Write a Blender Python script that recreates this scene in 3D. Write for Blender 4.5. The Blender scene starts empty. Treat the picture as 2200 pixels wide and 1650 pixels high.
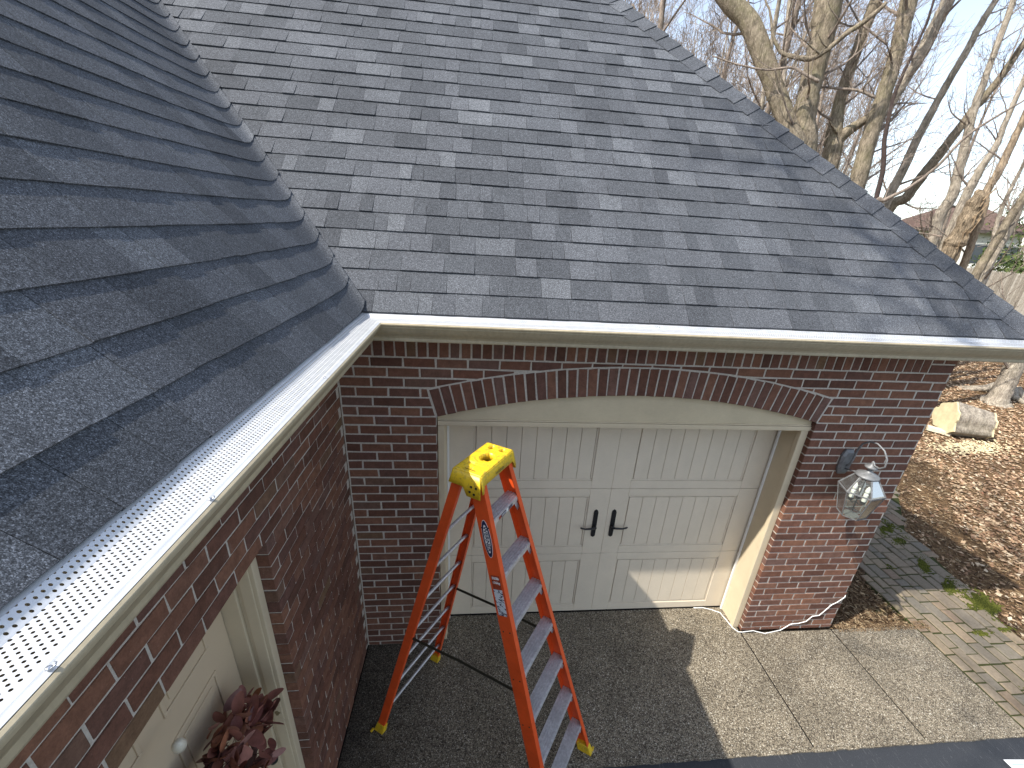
import bpy, math, random
from mathutils import Vector, Matrix, noise
R_ = math.radians
random.seed(7)
scene = bpy.context.scene
col = scene.collection

# ------------------------------------------------------------------ camera, sky, sun, exposure
FPX, CX, CY = 933.07, 1119.8, 884.04            # focal length and optical centre on the 2200 x 1650 photograph
yaw, pit, rol = -0.1188, 1.1600, 0.0658
CAM = Vector((0.8544, -2.6735, 3.3639))
ROT = (Matrix.Rotation(yaw, 3, 'Z') @ Matrix.Rotation(pit, 3, 'X') @ Matrix.Rotation(rol, 3, 'Z'))
cam_data = bpy.data.cameras.new('camera')
cam = bpy.data.objects.new('camera', cam_data); col.objects.link(cam)
cam_data.sensor_width = 36; cam_data.sensor_fit = 'HORIZONTAL'
cam_data.lens = FPX / 2200 * 36
cam_data.shift_x = -(CX - 1100) / 2200
cam_data.shift_y = (CY - 825) / 2200
cam_data.clip_start = 0.02; cam_data.clip_end = 2000
M = ROT.to_4x4(); M.translation = CAM
cam.matrix_world = M
scene.camera = cam

SUN_TO = Vector((-0.815, -0.275, 1.0)).normalized()
elev = math.asin(SUN_TO.z)
world = bpy.data.worlds.new('World'); scene.world = world
world.use_nodes = True
wn = world.node_tree.nodes; wl = world.node_tree.links
bg = wn['Background']
sky = wn.new('ShaderNodeTexSky'); sky.sky_type = 'NISHITA'; sky.sun_disc = False
sky.sun_elevation = elev; sky.sun_rotation = math.atan2(SUN_TO.x, SUN_TO.y)
sky.air_density = 1.0; sky.dust_density = 0.9; sky.ozone_density = 1.0
hz = wn.new('ShaderNodeHueSaturation'); hz.inputs['Saturation'].default_value = 0.68; hz.inputs['Value'].default_value = 1.0
wl.new(sky.outputs[0], hz.inputs['Color']); wl.new(hz.outputs[0], bg.inputs[0]); bg.inputs[1].default_value = 0.15
sl = bpy.data.lights.new('sun', 'SUN'); sl.energy = 3.6; sl.angle = R_(0.55); sl.color = (1.0, 0.95, 0.87)
so = bpy.data.objects.new('sun', sl); col.objects.link(so)
so.rotation_euler = SUN_TO.to_track_quat('Z', 'Y').to_euler(); so.location = (-6, -4, 12)
scene.view_settings.view_transform = 'Standard'; scene.view_settings.look = 'None'
scene.view_settings.gamma = 1.0; scene.view_settings.exposure = 1.08
scene.view_settings.use_curve_mapping = False

# ------------------------------------------------------------------ helpers
def ray(px, py):
    return ROT @ Vector(((px - CX) / FPX, -(py - CY) / FPX, -1))
def on_plane(px, py, axis, val):                 # measured point of the photograph on a world plane
    d = ray(px, py); return CAM + d * ((val - CAM[axis]) / d[axis])
def at_dist(px, py, dist):                       # measured point at a horizontal distance from the camera
    d = ray(px, py); return CAM + d * (dist / math.hypot(d.x, d.y))
def proj(p):
    d = ROT.transposed() @ (Vector(p) - CAM)
    if d.z > -0.05: return None
    return (CX + FPX * d.x / -d.z, CY - FPX * d.y / -d.z, -d.z)
def in_view(p, m=60):
    q = proj(p)
    return q is not None and -m < q[0] < 2200 + m and -m < q[1] < 1650 + m
U = random.uniform
def lerp(a, b, t): return a + (b - a) * t

class MB:
    def __init__(s): s.v = []; s.f = []; s.m = []
    def add(s, vs, fs, mi=0):
        o = len(s.v); s.v += [tuple(v) for v in vs]; s.f += [tuple(i + o for i in f) for f in fs]; s.m += [mi] * len(fs)
    def box(s, lo, hi, mi=0, jit=0.0):
        x0, y0, z0 = lo; x1, y1, z1 = hi
        vs = [(x0,y0,z0),(x1,y0,z0),(x1,y1,z0),(x0,y1,z0),(x0,y0,z1),(x1,y0,z1),(x1,y1,z1),(x0,y1,z1)]
        if jit: vs = [tuple(c + U(-jit, jit) for c in v) for v in vs]
        s.add(vs, [(0,3,2,1),(4,5,6,7),(0,1,5,4),(1,2,6,5),(2,3,7,6),(3,0,4,7)], mi)
    def bar(s, a, b, w, h, up=(0,0,1), mi=0, w2=None, h2=None):     # rectangular bar from a to b
        a = Vector(a); b = Vector(b); d = (b - a).normalized(); u = Vector(up)
        x = d.cross(u)
        if x.length < 1e-4: x = d.cross(Vector((1, 0, 0)))
        x.normalize(); y = x.cross(d).normalized()
        w2 = w if w2 is None else w2; h2 = h if h2 is None else h2
        vs = []
        for p, ww, hh in ((a, w, h), (b, w2, h2)):
            for sx, sy in ((-1,-1),(1,-1),(1,1),(-1,1)): vs.append(p + x * (sx * ww / 2) + y * (sy * hh / 2))
        s.add(vs, [(0,1,2,3),(7,6,5,4),(0,4,5,1),(1,5,6,2),(2,6,7,3),(3,7,4,0)], mi)
    def tube(s, pts, rad, n=6, mi=0, cap=True):
        pts = [Vector(p) for p in pts]
        if not hasattr(rad, '__len__'): rad = [rad] * len(pts)
        o = len(s.v); ref = None
        for i, p in enumerate(pts):
            t = (pts[min(i + 1, len(pts) - 1)] - pts[max(i - 1, 0)])
            if t.length < 1e-9: t = Vector((0, 0, 1))
            t.normalize()
            if ref is None: ref = t.orthogonal().normalized()
            ref = (ref - t * ref.dot(t))
            if ref.length < 1e-6: ref = t.orthogonal()
            ref.normalize(); q = t.cross(ref)
            for k in range(n):
                a = 2 * math.pi * k / n
                s.v.append(tuple(p + ref * (math.cos(a) * rad[i]) + q * (math.sin(a) * rad[i])))
        for i in range(len(pts) - 1):
            for k in range(n):
                a = o + i * n + k; b = o + i * n + (k + 1) % n
                s.f.append((a, b, b + n, a + n)); s.m.append(mi)
        if cap:
            s.f.append(tuple(o + k for k in range(n))[::-1]); s.m.append(mi)
            s.f.append(tuple(o + (len(pts) - 1) * n + k for k in range(n))); s.m.append(mi)
    def lathe(s, prof, c, n=12, mi=0, axis='Z', rot=0.0, sy=1.0):    # prof: [(r, h)...]
        o = len(s.v); c = Vector(c)
        for r, h in prof:
            for k in range(n):
                a = rot + 2 * math.pi * k / n
                p = Vector((r * math.cos(a), sy * r * math.sin(a), h))
                if axis == 'X': p = Vector((p.z, p.x, p.y))
                if axis == 'Y': p = Vector((p.x, p.z, p.y))
                s.v.append(tuple(c + p))
        for i in range(len(prof) - 1):
            for k in range(n):
                a = o + i * n + k; b = o + i * n + (k + 1) % n
                s.f.append((a, b, b + n, a + n)); s.m.append(mi)
        s.f.append(tuple(o + k for k in range(n))[::-1]); s.m.append(mi)
        s.f.append(tuple(o + (len(prof) - 1) * n + k for k in range(n))); s.m.append(mi)
    def extrude(s, prof, a, b, closed=True, mi=0):   # prof list of Vectors (offsets); a->b
        n = len(prof); o = len(s.v)
        for p in prof: s.v.append(tuple(Vector(a) + Vector(p)))
        for p in prof: s.v.append(tuple(Vector(b) + Vector(p)))
        for k in range(n if closed else n - 1):
            s.f.append((o + k, o + (k + 1) % n, o + n + (k + 1) % n, o + n + k)); s.m.append(mi)
        if closed:
            s.f.append(tuple(o + k for k in range(n))[::-1]); s.f.append(tuple(o + n + k for k in range(n))); s.m += [mi, mi]
    def mesh(s, name, mats, smooth=False):
        me = bpy.data.meshes.new(name); me.from_pydata(s.v, [], s.f); 
        for m in (mats if isinstance(mats, (list, tuple)) else [mats]): me.materials.append(m)
        if any(s.m): me.polygons.foreach_set('material_index', s.m)
        if smooth: me.polygons.foreach_set('use_smooth', [True] * len(me.polygons))
        me.update(); return me
    def build(s, name, mats, parent=None, smooth=False, **props):
        return link(name, s.mesh(name, mats, smooth), parent, **props)
def link(name, me, parent=None, loc=None, rz=None, **props):
    o = bpy.data.objects.new(name, me); col.objects.link(o)
    if parent is not None: o.parent = parent
    if loc is not None: o.location = loc
    if rz is not None: o.rotation_euler = (0, 0, rz)
    for k, v in props.items(): o[k] = v
    return o
def thing(name, label, cat, loc=(0,0,0), group=None, rz=0):
    o = bpy.data.objects.new(name, None); col.objects.link(o); o.location = loc; o.rotation_euler = (0, 0, rz)
    o['label'] = label; o['category'] = cat
    if group: o['group'] = group
    return o
def bevel(o, w=0.003, seg=2, ang=40):
    m = o.modifiers.new('bevel', 'BEVEL'); m.width = w; m.segments = seg; m.limit_method = 'ANGLE'; m.angle_limit = R_(ang)
    return o
def text_mesh(txt, size, mat, name, depth=0.0006, shear=0.0, bold=0.0):
    cu = bpy.data.curves.new(name, 'FONT'); cu.body = txt; cu.size = size; cu.align_x = 'CENTER'; cu.align_y = 'CENTER'
    cu.extrude = depth; cu.shear = shear; cu.offset = bold; cu.resolution_u = 3
    t = bpy.data.objects.new(name, cu); col.objects.link(t)
    me = bpy.data.meshes.new_from_object(t.evaluated_get(bpy.context.evaluated_depsgraph_get()))
    bpy.data.objects.remove(t); bpy.data.curves.remove(cu)
    me.materials.clear(); me.materials.append(mat); me.name = name
    return me

# ------------------------------------------------------------------ materials
class NT:
    def __init__(s, name):
        s.m = bpy.data.materials.new(name); s.m.use_nodes = True
        s.t = s.m.node_tree; s.n = s.t.nodes; s.l = s.t.links
        s.b = s.n['Principled BSDF']; s._pos = None
    def new(s, kind, **kw):
        n = s.n.new(kind)
        for k, v in kw.items():
            if k.startswith('i_'):
                key = k[2:]
                key = int(key) if key.isdigit() else key.replace('_', ' ')
                if hasattr(v, 'is_output') or isinstance(v, bpy.types.NodeSocket): s.l.new(v, n.inputs[key])
                else: n.inputs[key].default_value = v
            else: setattr(n, k, v)
        return n
    def pos(s):
        if s._pos is None: s._pos = s.new('ShaderNodeNewGeometry').outputs['Position']
        return s._pos
    def noise(s, scale, detail=3, rough=0.55, vec=None, dist=0.0):
        n = s.new('ShaderNodeTexNoise', i_Scale=scale, i_Detail=detail, i_Roughness=rough, i_Distortion=dist)
        s.l.new(vec or s.pos(), n.inputs['Vector']); return n.outputs['Fac']
    def vor(s, scale, out='Distance', vec=None, feature='F1', rnd=1.0):
        n = s.new('ShaderNodeTexVoronoi', feature=feature, i_Scale=scale, i_Randomness=rnd)
        s.l.new(vec or s.pos(), n.inputs['Vector']); return n.outputs[out]
    def scale(s, v, vec=None):
        n = s.new('ShaderNodeVectorMath', operation='MULTIPLY'); s.l.new(vec or s.pos(), n.inputs[0]); n.inputs[1].default_value = v
        return n.outputs[0]
    def ramp(s, fac, stops, interp='LINEAR'):
        n = s.new('ShaderNodeValToRGB'); n.color_ramp.interpolation = interp
        e = n.color_ramp.elements
        while len(e) < len(stops): e.new(0.5)
        for i, (p, c) in enumerate(stops):
            e[i].position = p; e[i].color = (c, c, c, 1) if not hasattr(c, '__len__') else (*c, 1)
        s.l.new(fac, n.inputs[0]); return n.outputs[0]
    def math(s, op, a, b=0.0, c=0.0):
        n = s.new('ShaderNodeMath', operation=op)
        for i, v in enumerate((a, b, c)):
            if isinstance(v, bpy.types.NodeSocket): s.l.new(v, n.inputs[i])
            else: n.inputs[i].default_value = v
        return n.outputs[0]
    def mix(s, fac, a, b, mode='MIX'):
        n = s.new('ShaderNodeMix', data_type='RGBA', blend_type=mode)
        for i, v in ((0, fac), (6, a), (7, b)):
            if isinstance(v, bpy.types.NodeSocket): s.l.new(v, n.inputs[i])
            else: n.inputs[i].default_value = v if i == 0 else (*v, 1) if len(v) == 3 else v
        return n.outputs[2]
    def rnd(s):                                    # one random value per object and per loose island
        a = s.new('ShaderNodeObjectInfo').outputs['Random']
        b = s.new('ShaderNodeNewGeometry').outputs['Random Per Island']
        return s.math('FRACT', s.math('ADD', s.math('MULTIPLY', a, 7.31), b))
    def bump(s, h, strength=0.3, dist=0.002):
        n = s.new('ShaderNodeBump', i_Strength=strength, i_Distance=dist); s.l.new(h, n.inputs['Height'])
        s.l.new(n.outputs[0], s.b.inputs['Normal']); return n
    def out(s, color=None, rough=0.7, metal=0.0, spec=0.3):
        if color is not None:
            if isinstance(color, bpy.types.NodeSocket): s.l.new(color, s.b.inputs['Base Color'])
            else: s.b.inputs['Base Color'].default_value = (*color, 1)
        if isinstance(rough, bpy.types.NodeSocket): s.l.new(rough, s.b.inputs['Roughness'])
        else: s.b.inputs['Roughness'].default_value = rough
        s.b.inputs['Metallic'].default_value = metal
        s.b.inputs['Specular IOR Level'].default_value = spec
        return s.m

def mat_shingle(name, tone=1.0):
    t = NT(name)
    g = t.vor(620, 'Color'); gs = t.new('ShaderNodeSeparateColor'); t.l.new(g, gs.inputs[0])
    gr = t.ramp(gs.outputs[0], [(0.0, 0.42), (0.45, 0.8), (0.8, 1.25), (1.0, 2.3)])
    g2 = t.noise(215, 3, 0.8); gr2 = t.ramp(g2, [(0.34, 0.52), (0.5, 0.95), (0.66, 1.65)])
    tab = t.ramp(t.rnd(), [(0.0, (0.063, 0.068, 0.077)), (0.25, (0.076, 0.082, 0.092)), (0.5, (0.084, 0.090, 0.101)), (0.75, (0.094, 0.100, 0.112)), (0.92, (0.106, 0.113, 0.125)), (1.0, (0.128, 0.136, 0.149))])
    big = t.ramp(t.noise(1.6, 3), [(0.3, 0.86), (0.7, 1.12)])
    c = t.mix(1.0, tab, gr, 'MULTIPLY'); c = t.mix(1.0, c, t.ramp(t.noise(75, 2, 0.9), [(0.36, 0.82), (0.5, 1.0), (0.64, 1.20)]), 'MULTIPLY'); c = t.mix(1.0, c, gr2, 'MULTIPLY'); c = t.mix(1.0, c, big, 'MULTIPLY')
    c = t.mix(1.0, c, (tone, tone, tone), 'MULTIPLY')
    t.bump(t.math('ADD', gs.outputs[1], g2), 0.16, 0.0014)
    return t.out(c, 0.88, spec=0.25)
def mat_brick():
    t = NT('red_brick')
    r = t.rnd()
    base = t.ramp(r, [(0.0, (0.105, 0.052, 0.037)), (0.25, (0.165, 0.076, 0.050)), (0.5, (0.132, 0.068, 0.052)), (0.65, (0.175, 0.084, 0.056)), (0.82, (0.210, 0.102, 0.064)), (0.95, (0.150, 0.086, 0.068)), (0.985, (0.165, 0.095, 0.058)), (1.0, (0.17, 0.105, 0.06))])
    n1 = t.noise(22, 4, 0.65); c = t.mix(1.0, base, t.ramp(n1, [(0.25, 0.72), (0.5, 1.0), (0.75, 1.32)]), 'MULTIPLY')
    n2 = t.noise(150, 3, 0.7); c = t.mix(1.0, c, t.ramp(n2, [(0.3, 0.85), (0.7, 1.15)]), 'MULTIPLY')
    chip = t.ramp(t.noise(70, 4, 0.75), [(0.68, 0.0), (0.74, 0.55)])
    c = t.mix(chip, c, (0.40, 0.34, 0.30))
    smear = t.ramp(t.noise(6, 5, 0.7), [(0.62, 0.0), (0.80, 0.30)])
    c = t.mix(smear, c, (0.30, 0.25, 0.22))
    t.bump(t.math('ADD', n2, t.math('MULTIPLY', n1, 1.5)), 0.6, 0.003)
    return t.out(c, 0.85, spec=0.2)
def mat_mortar():
    t = NT('mortar')
    n = t.noise(90, 4, 0.7)
    c = t.ramp(n, [(0.25, (0.40, 0.355, 0.30)), (0.5, (0.53, 0.485, 0.42)), (0.75, (0.63, 0.585, 0.52))])
    t.bump(t.math('ADD', n, t.noise(14, 3)), 0.8, 0.006)
    return t.out(c, 0.92, spec=0.1)
def mat_paint(name, color, rough=0.5, dirt=0.12, grain=None, spec=0.35):
    t = NT(name)
    n = t.noise(5, 5, 0.65)
    c = t.mix(1.0, color, t.ramp(n, [(0.25, 1 - dirt), (0.7, 1.03)]), 'MULTIPLY')
    if grain:
        g = t.noise(30, 4, 0.6, vec=t.scale(grain), dist=1.2)
        c = t.mix(1.0, c, t.ramp(g, [(0.3, 0.93), (0.6, 1.02)]), 'MULTIPLY'); t.bump(g, 0.35, 0.0015)
    else: t.bump(t.noise(160, 2), 0.06, 0.001)
    return t.out(c, rough, spec=spec)
def mat_gutter():
    t = NT('gutter_paint')
    n = t.noise(6, 5, 0.7); st = t.noise(9, 3, 0.6, vec=t.scale((6, 6, 0.8)))
    c = t.mix(1.0, (0.45, 0.385, 0.262), t.ramp(n, [(0.25, 0.84), (0.7, 1.06)]), 'MULTIPLY')
    c = t.mix(1.0, c, t.ramp(st, [(0.35, 0.88), (0.6, 1.0)]), 'MULTIPLY')
    return t.out(c, 0.42, spec=0.4)
def mat_guard(name, axis):                        # perforated aluminium: the holes are real gaps in the sheet
    t = NT(name)
    sep = t.new('ShaderNodeSeparateXYZ'); t.l.new(t.pos(), sep.inputs[0])
    a, b = (sep.outputs['Y'], sep.outputs['X']) if axis == 'y' else (sep.outputs['X'], sep.outputs['Y'])
    P = 0.0115; Q = 0.0078
    row = t.math('FLOOR', t.math('DIVIDE', b, Q))
    off = t.math('MULTIPLY', t.math('MODULO', t.math('ABSOLUTE', row), 2.0), 0.5)
    fa = t.math('SUBTRACT', t.math('FRACT', t.math('ADD', t.math('DIVIDE', a, P), off)), 0.5)
    fb = t.math('SUBTRACT', t.math('FRACT', t.math('DIVIDE', b, Q)), 0.5)
    d2 = t.math('ADD', t.math('POWER', t.math('MULTIPLY', fa, P), 2.0), t.math('POWER', t.math('MULTIPLY', fb, Q), 2.0))
    hole = t.math('LESS_THAN', d2, 0.0022 ** 2)
    # no holes on the flat border next to the lip and under the shingles
    e = (0.250, 0.350)
    if axis == 'y': lo = t.math('GREATER_THAN', b, 0.262); hi = t.math('LESS_THAN', b, 0.345)
    else: lo = t.math('LESS_THAN', b, -0.262); hi = t.math('GREATER_THAN', b, -0.345)
    hole = t.math('MULTIPLY', hole, t.math('MULTIPLY', lo, hi))
    n = t.noise(30, 4, 0.6); c = t.ramp(n, [(0.3, (0.58, 0.595, 0.61)), (0.7, (0.69, 0.70, 0.71))])
    rib = t.new('ShaderNodeMath', operation='SINE'); t.l.new(t.math('MULTIPLY', b, 2 * math.pi / 0.0156), rib.inputs[0])
    t.bump(t.math('ADD', rib.outputs[0], t.math('MULTIPLY', n, 0.5)), 0.35, 0.0012)
    t.out(c, 0.42, metal=0.35, spec=0.5)
    tr = t.new('ShaderNodeBsdfTransparent'); mx = t.new('ShaderNodeMixShader')
    t.l.new(hole, mx.inputs[0]); t.l.new(t.b.outputs[0], mx.inputs[1]); t.l.new(tr.outputs[0], mx.inputs[2])
    t.l.new(mx.outputs[0], t.n['Material Output'].inputs[0])
    return t.m
def mat_aggregate():
    t = NT('exposed_aggregate')
    v = t.new('ShaderNodeSeparateColor'); t.l.new(t.vor(165, 'Color'), v.inputs[0])
    c = t.ramp(v.outputs[0], [(0.0, (0.04, 0.032, 0.024)), (0.22, (0.14, 0.112, 0.080)), (0.5, (0.245, 0.207, 0.148)), (0.8, (0.335, 0.288, 0.21)), (0.94, (0.44, 0.39, 0.295)), (1.0, (0.66, 0.62, 0.52))])
    d = t.vor(165, 'Distance'); c = t.mix(1.0, c, t.ramp(d, [(0.25, 1.1), (0.62, 0.55)]), 'MULTIPLY')
    c = t.mix(1.0, c, t.ramp(t.noise(2.2, 5, 0.65), [(0.3, 0.70), (0.7, 1.18)]), 'MULTIPLY')
    c = t.mix(1.0, c, t.ramp(t.noise(40, 3, 0.6), [(0.3, 0.8), (0.7, 1.15)]), 'MULTIPLY')
    # slab colour gets unevenly darker towards the entry wall
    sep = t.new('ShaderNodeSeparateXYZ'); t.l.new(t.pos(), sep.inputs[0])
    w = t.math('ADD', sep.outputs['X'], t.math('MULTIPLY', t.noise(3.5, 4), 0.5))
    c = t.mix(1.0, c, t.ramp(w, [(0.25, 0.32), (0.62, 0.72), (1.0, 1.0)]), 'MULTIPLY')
    t.bump(t.math('SUBTRACT', 1.0, d), 0.7, 0.003)
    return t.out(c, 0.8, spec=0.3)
def mat_asphalt():
    t = NT('asphalt')
    n = t.noise(220, 3, 0.7); c = t.ramp(n, [(0.3, (0.018, 0.020, 0.024)), (0.6, (0.034, 0.037, 0.042)), (0.8, (0.06, 0.064, 0.07))])
    w = t.noise(26, 4, 0.6, vec=t.scale((3.0, 0.35, 1)), dist=2.2); c = t.mix(t.ramp(w, [(0.62, 0.0), (0.66, 0.35)]), c, (0.2, 0.2, 0.2))
    t.bump(n, 0.6, 0.003)
    return t.out(c, 0.6, spec=0.4)
def mat_paver():
    t = NT('paver_stone')
    r = t.rnd()
    base = t.ramp(r, [(0.0, (0.165, 0.138, 0.102)), (0.3, (0.205, 0.165, 0.118)), (0.6, (0.15, 0.134, 0.108)), (0.85, (0.235, 0.185, 0.125)), (1.0, (0.19, 0.14, 0.10))])
    n = t.noise(35, 5, 0.7); c = t.mix(1.0, base, t.ramp(n, [(0.25, 0.75), (0.75, 1.22)]), 'MULTIPLY')
    c = t.mix(t.ramp(t.noise(5, 5, 0.7), [(0.60, 0.0), (0.75, 0.5)]), c, (0.10, 0.10, 0.05))
    t.bump(t.math('ADD', n, t.noise(140, 2)), 0.5, 0.003)
    return t.out(c, 0.85, spec=0.25)
def mat_vary(name, stops, nscale=30, rough=0.85, spec=0.15, bs=0.4, bd=0.003, vec=None, lo=0.75, hi=1.25):
    t = NT(name)
    c = t.ramp(t.rnd(), stops)
    n = t.noise(nscale, 4, 0.65, vec=t.scale(vec) if vec else None)
    c = t.mix(1.0, c, t.ramp(n, [(0.25, lo), (0.75, hi)]), 'MULTIPLY')
    t.bump(n, bs, bd)
    return t.out(c, rough, spec=spec)
def mat_bark(name, a, b, lichen=0.35):
    t = NT(name)
    tc = t.new('ShaderNodeTexCoord').outputs['Object']
    n = t.noise(16, 5, 0.7, vec=t.scale((3.2, 3.2, 0.55), tc), dist=0.6)
    c = t.ramp(n, [(0.30, a), (0.62, b), (0.8, tuple(min(1, x * 1.35) for x in b))])
    n3 = t.noise(7, 5, 0.75, vec=t.scale((1.6, 1.6, 0.8), tc)); c = t.mix(1.0, c, t.ramp(n3, [(0.32, 0.45), (0.5, 0.95), (0.66, 1.35)]), 'MULTIPLY')
    l = t.noise(2.4, 5, 0.7, vec=tc); c = t.mix(t.ramp(l, [(0.48, 0.0), (0.68, lichen)]), c, (0.20, 0.20, 0.085))
    t.bump(n, 0.9, 0.03)
    return t.out(c, 0.9, spec=0.1)
def mat_flat(name, color, rough=0.5, metal=0.0, spec=0.4, vary=0.0, scale=20):
    t = NT(name)
    n = t.noise(scale, 4, 0.65)
    c = t.mix(1.0, color, t.ramp(n, [(0.25, 1 - vary), (0.75, 1 + vary)]), 'MULTIPLY')
    return t.out(c, rough, metal, spec)

MS = mat_shingle('asphalt_shingle', 0.93); MSD = mat_shingle('shingle_cap', 0.88)
MBR = mat_brick(); MMO = mat_mortar(); MGU = mat_gutter()
MGY = mat_guard('perforated_guard_entry', 'y'); MGX = mat_guard('perforated_guard_garage', 'x')
MTR = mat_paint('beige_trim', (0.60, 0.505, 0.35), 0.5, 0.10)
MARCH = mat_paint('beige_wood', (0.58, 0.49, 0.33), 0.55, 0.12, grain=(1.2, 1, 14))
MDOOR = mat_paint('garage_door_paint', (0.67, 0.585, 0.455), 0.45, 0.06, grain=(1.6, 1, 16))
MEDOOR = mat_paint('entry_door_paint', (0.58, 0.465, 0.32), 0.4, 0.05)
MWHITE = mat_paint('white_strip', (0.78, 0.78, 0.75), 0.4, 0.04)
MAG = mat_aggregate(); MAS = mat_asphalt(); MPV = mat_paver()
MBLK = mat_flat('black_metal', (0.012, 0.012, 0.013), 0.38, 0.0, 0.5)
MDARK = mat_flat('dark_gap', (0.012, 0.011, 0.010), 0.9, 0, 0.1)

# ------------------------------------------------------------------ setting: ground, slab, drive, path
gm = NT('leaf_litter_ground')
gn = gm.noise(26, 5, 0.75); gc = gm.ramp(gn, [(0.3, (0.055, 0.036, 0.022)), (0.5, (0.15, 0.095, 0.052)), (0.66, (0.27, 0.175, 0.09)), (0.8, (0.40, 0.28, 0.16))])
gsep = gm.new('ShaderNodeSeparateXYZ'); gm.l.new(gm.pos(), gsep.inputs[0])
gfar = gm.math('ADD', gm.math('ADD', gsep.outputs['X'], gsep.outputs['Y']), gm.math('MULTIPLY', gm.noise(0.3, 3), 14))
gc = gm.mix(gm.ramp(gm.math('DIVIDE', gfar, 100.0), [(0.44, 0.0), (0.50, 1.0)]), gc, gm.ramp(gm.noise(3, 4), [(0.3, (0.07, 0.10, 0.03)), (0.7, (0.16, 0.17, 0.06))]))
gm.bump(gn, 1.0, 0.03); GROUND = gm.out(gc, 0.95, spec=0.05)
g = MB(); n = 60
def gz(x, y):
    return -0.05 + 0.045 * (noise.noise(Vector((x * 0.35, y * 0.35, 3.0)))) * min(1, max(0, (x - 6.8) / 3))
xs = [-300, -120, -50, -20, -8, -2, 4.2] + [4.6 + 0.4 * i for i in range(50)] + [27, 32, 40, 60, 120, 300]
ys = [-300, -120, -40, -10, -3] + [-1.6 + 0.4 * i for i in range(50)] + [20, 26, 34, 50, 100, 300]
for y in ys:
    for x in xs: g.v.append((x, y, gz(x, y)))
for j in range(len(ys) - 1):
    for i in range(len(xs) - 1):
        a = j * len(xs) + i; g.f.append((a, a + 1, a + 1 + len(xs), a + len(xs))); g.m.append(0)
g.build('ground', GROUND, kind='structure')

pv = MB(); pv.box((-0.02, -0.975, -0.12), (3.362, 0.40, -0.005)); pv.box((3.3622, -0.975, -0.12), (5.145, -0.015, -0.005)); pavement = pv.build('pavement', MDARK, kind='structure')
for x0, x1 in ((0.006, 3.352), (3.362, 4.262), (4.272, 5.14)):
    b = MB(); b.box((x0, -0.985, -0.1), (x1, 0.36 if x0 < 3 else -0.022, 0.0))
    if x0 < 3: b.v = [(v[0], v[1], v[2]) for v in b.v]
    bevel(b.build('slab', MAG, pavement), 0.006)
b = MB(); b.box((-30, -40, -0.10), (30, -1.0, -0.018)); b.build('driveway', MAS, kind='structure')
b = MB()
for i in range(60):                               # ragged lip of the slab against the asphalt
    x = i * 0.088; b.box((x, -1.004 + U(-.004, .003), -0.05), (x + 0.09, -0.98, -0.006 + U(-.004, .002)), jit=0.001)
b.build('slab_edge', MAG, pavement, kind='stuff')

# paver path
b = MB(); _pa = [(5.15, -1.6), (6.10, -1.6), (6.12, -.1), (6.42, 1.2), (6.47, 1.4), (7.5, 2.6), (6.89, 2.6), (5.15, .55)]
b.add([(x, y, -.009) for x, y in _pa] + [(x, y, -.14) for x, y in _pa], [tuple(range(8))] + [(i, 8 + i, 8 + (i + 1) % 8, (i + 1) % 8) for i in range(8)])
dirt = mat_flat('joint_dirt', (0.040, 0.045, 0.016), 0.95, 0, 0.1, 0.4, 60)
path = b.build('path', dirt, kind='structure')
def xl(y): return 5.152 if y < 0.55 else 5.152 + (y - 0.55) * 0.85
def xr(y): return 6.12 + 0.24 * min(1.2, max(0, y + 0.1)) + (0.85 * (y - 1.4) if y > 1.4 else 0)
x = 5.156; pvn = 0
while x < 7.4:
    wid = random.choice((0.105, 0.16, 0.16, 0.13)); y = -1.30 - U(0, .15)
    while y < 2.6:
        ln = random.choice((0.105, 0.16, 0.16, 0.21, 0.24)); y1 = y + ln; ym = (y + y1) / 2; xm = x + wid / 2
        if xl(ym) - .01 < xm < xr(ym):
            m = MB(); z = U(-0.003, 0.004); hx, hy = wid / 2 - .0062, ln / 2 - .0062; bv = 0.009
            r0 = [(sx * hx + U(-.0035, .0035), sy * hy + U(-.0035, .0035)) for sx, sy in ((-1,-1),(1,-1),(1,1),(-1,1))]
            vs = [(a, c, -0.05) for a, c in r0] + [(a, c, z - .007) for a, c in r0] + [(a * (1 - bv / hx), c * (1 - bv / hy), z + U(-.0015, .0015)) for a, c in r0]
            fs = [(0,1,5,4),(1,2,6,5),(2,3,7,6),(3,0,4,7),(4,5,9,8),(5,6,10,9),(6,7,11,10),(7,4,8,11),(8,9,10,11)]
            m.add(vs, fs); link('paver', m.mesh('paver', MPV), path, loc=(xm, ym, 0)); pvn += 1
        y = y1
    x += wid

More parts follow.
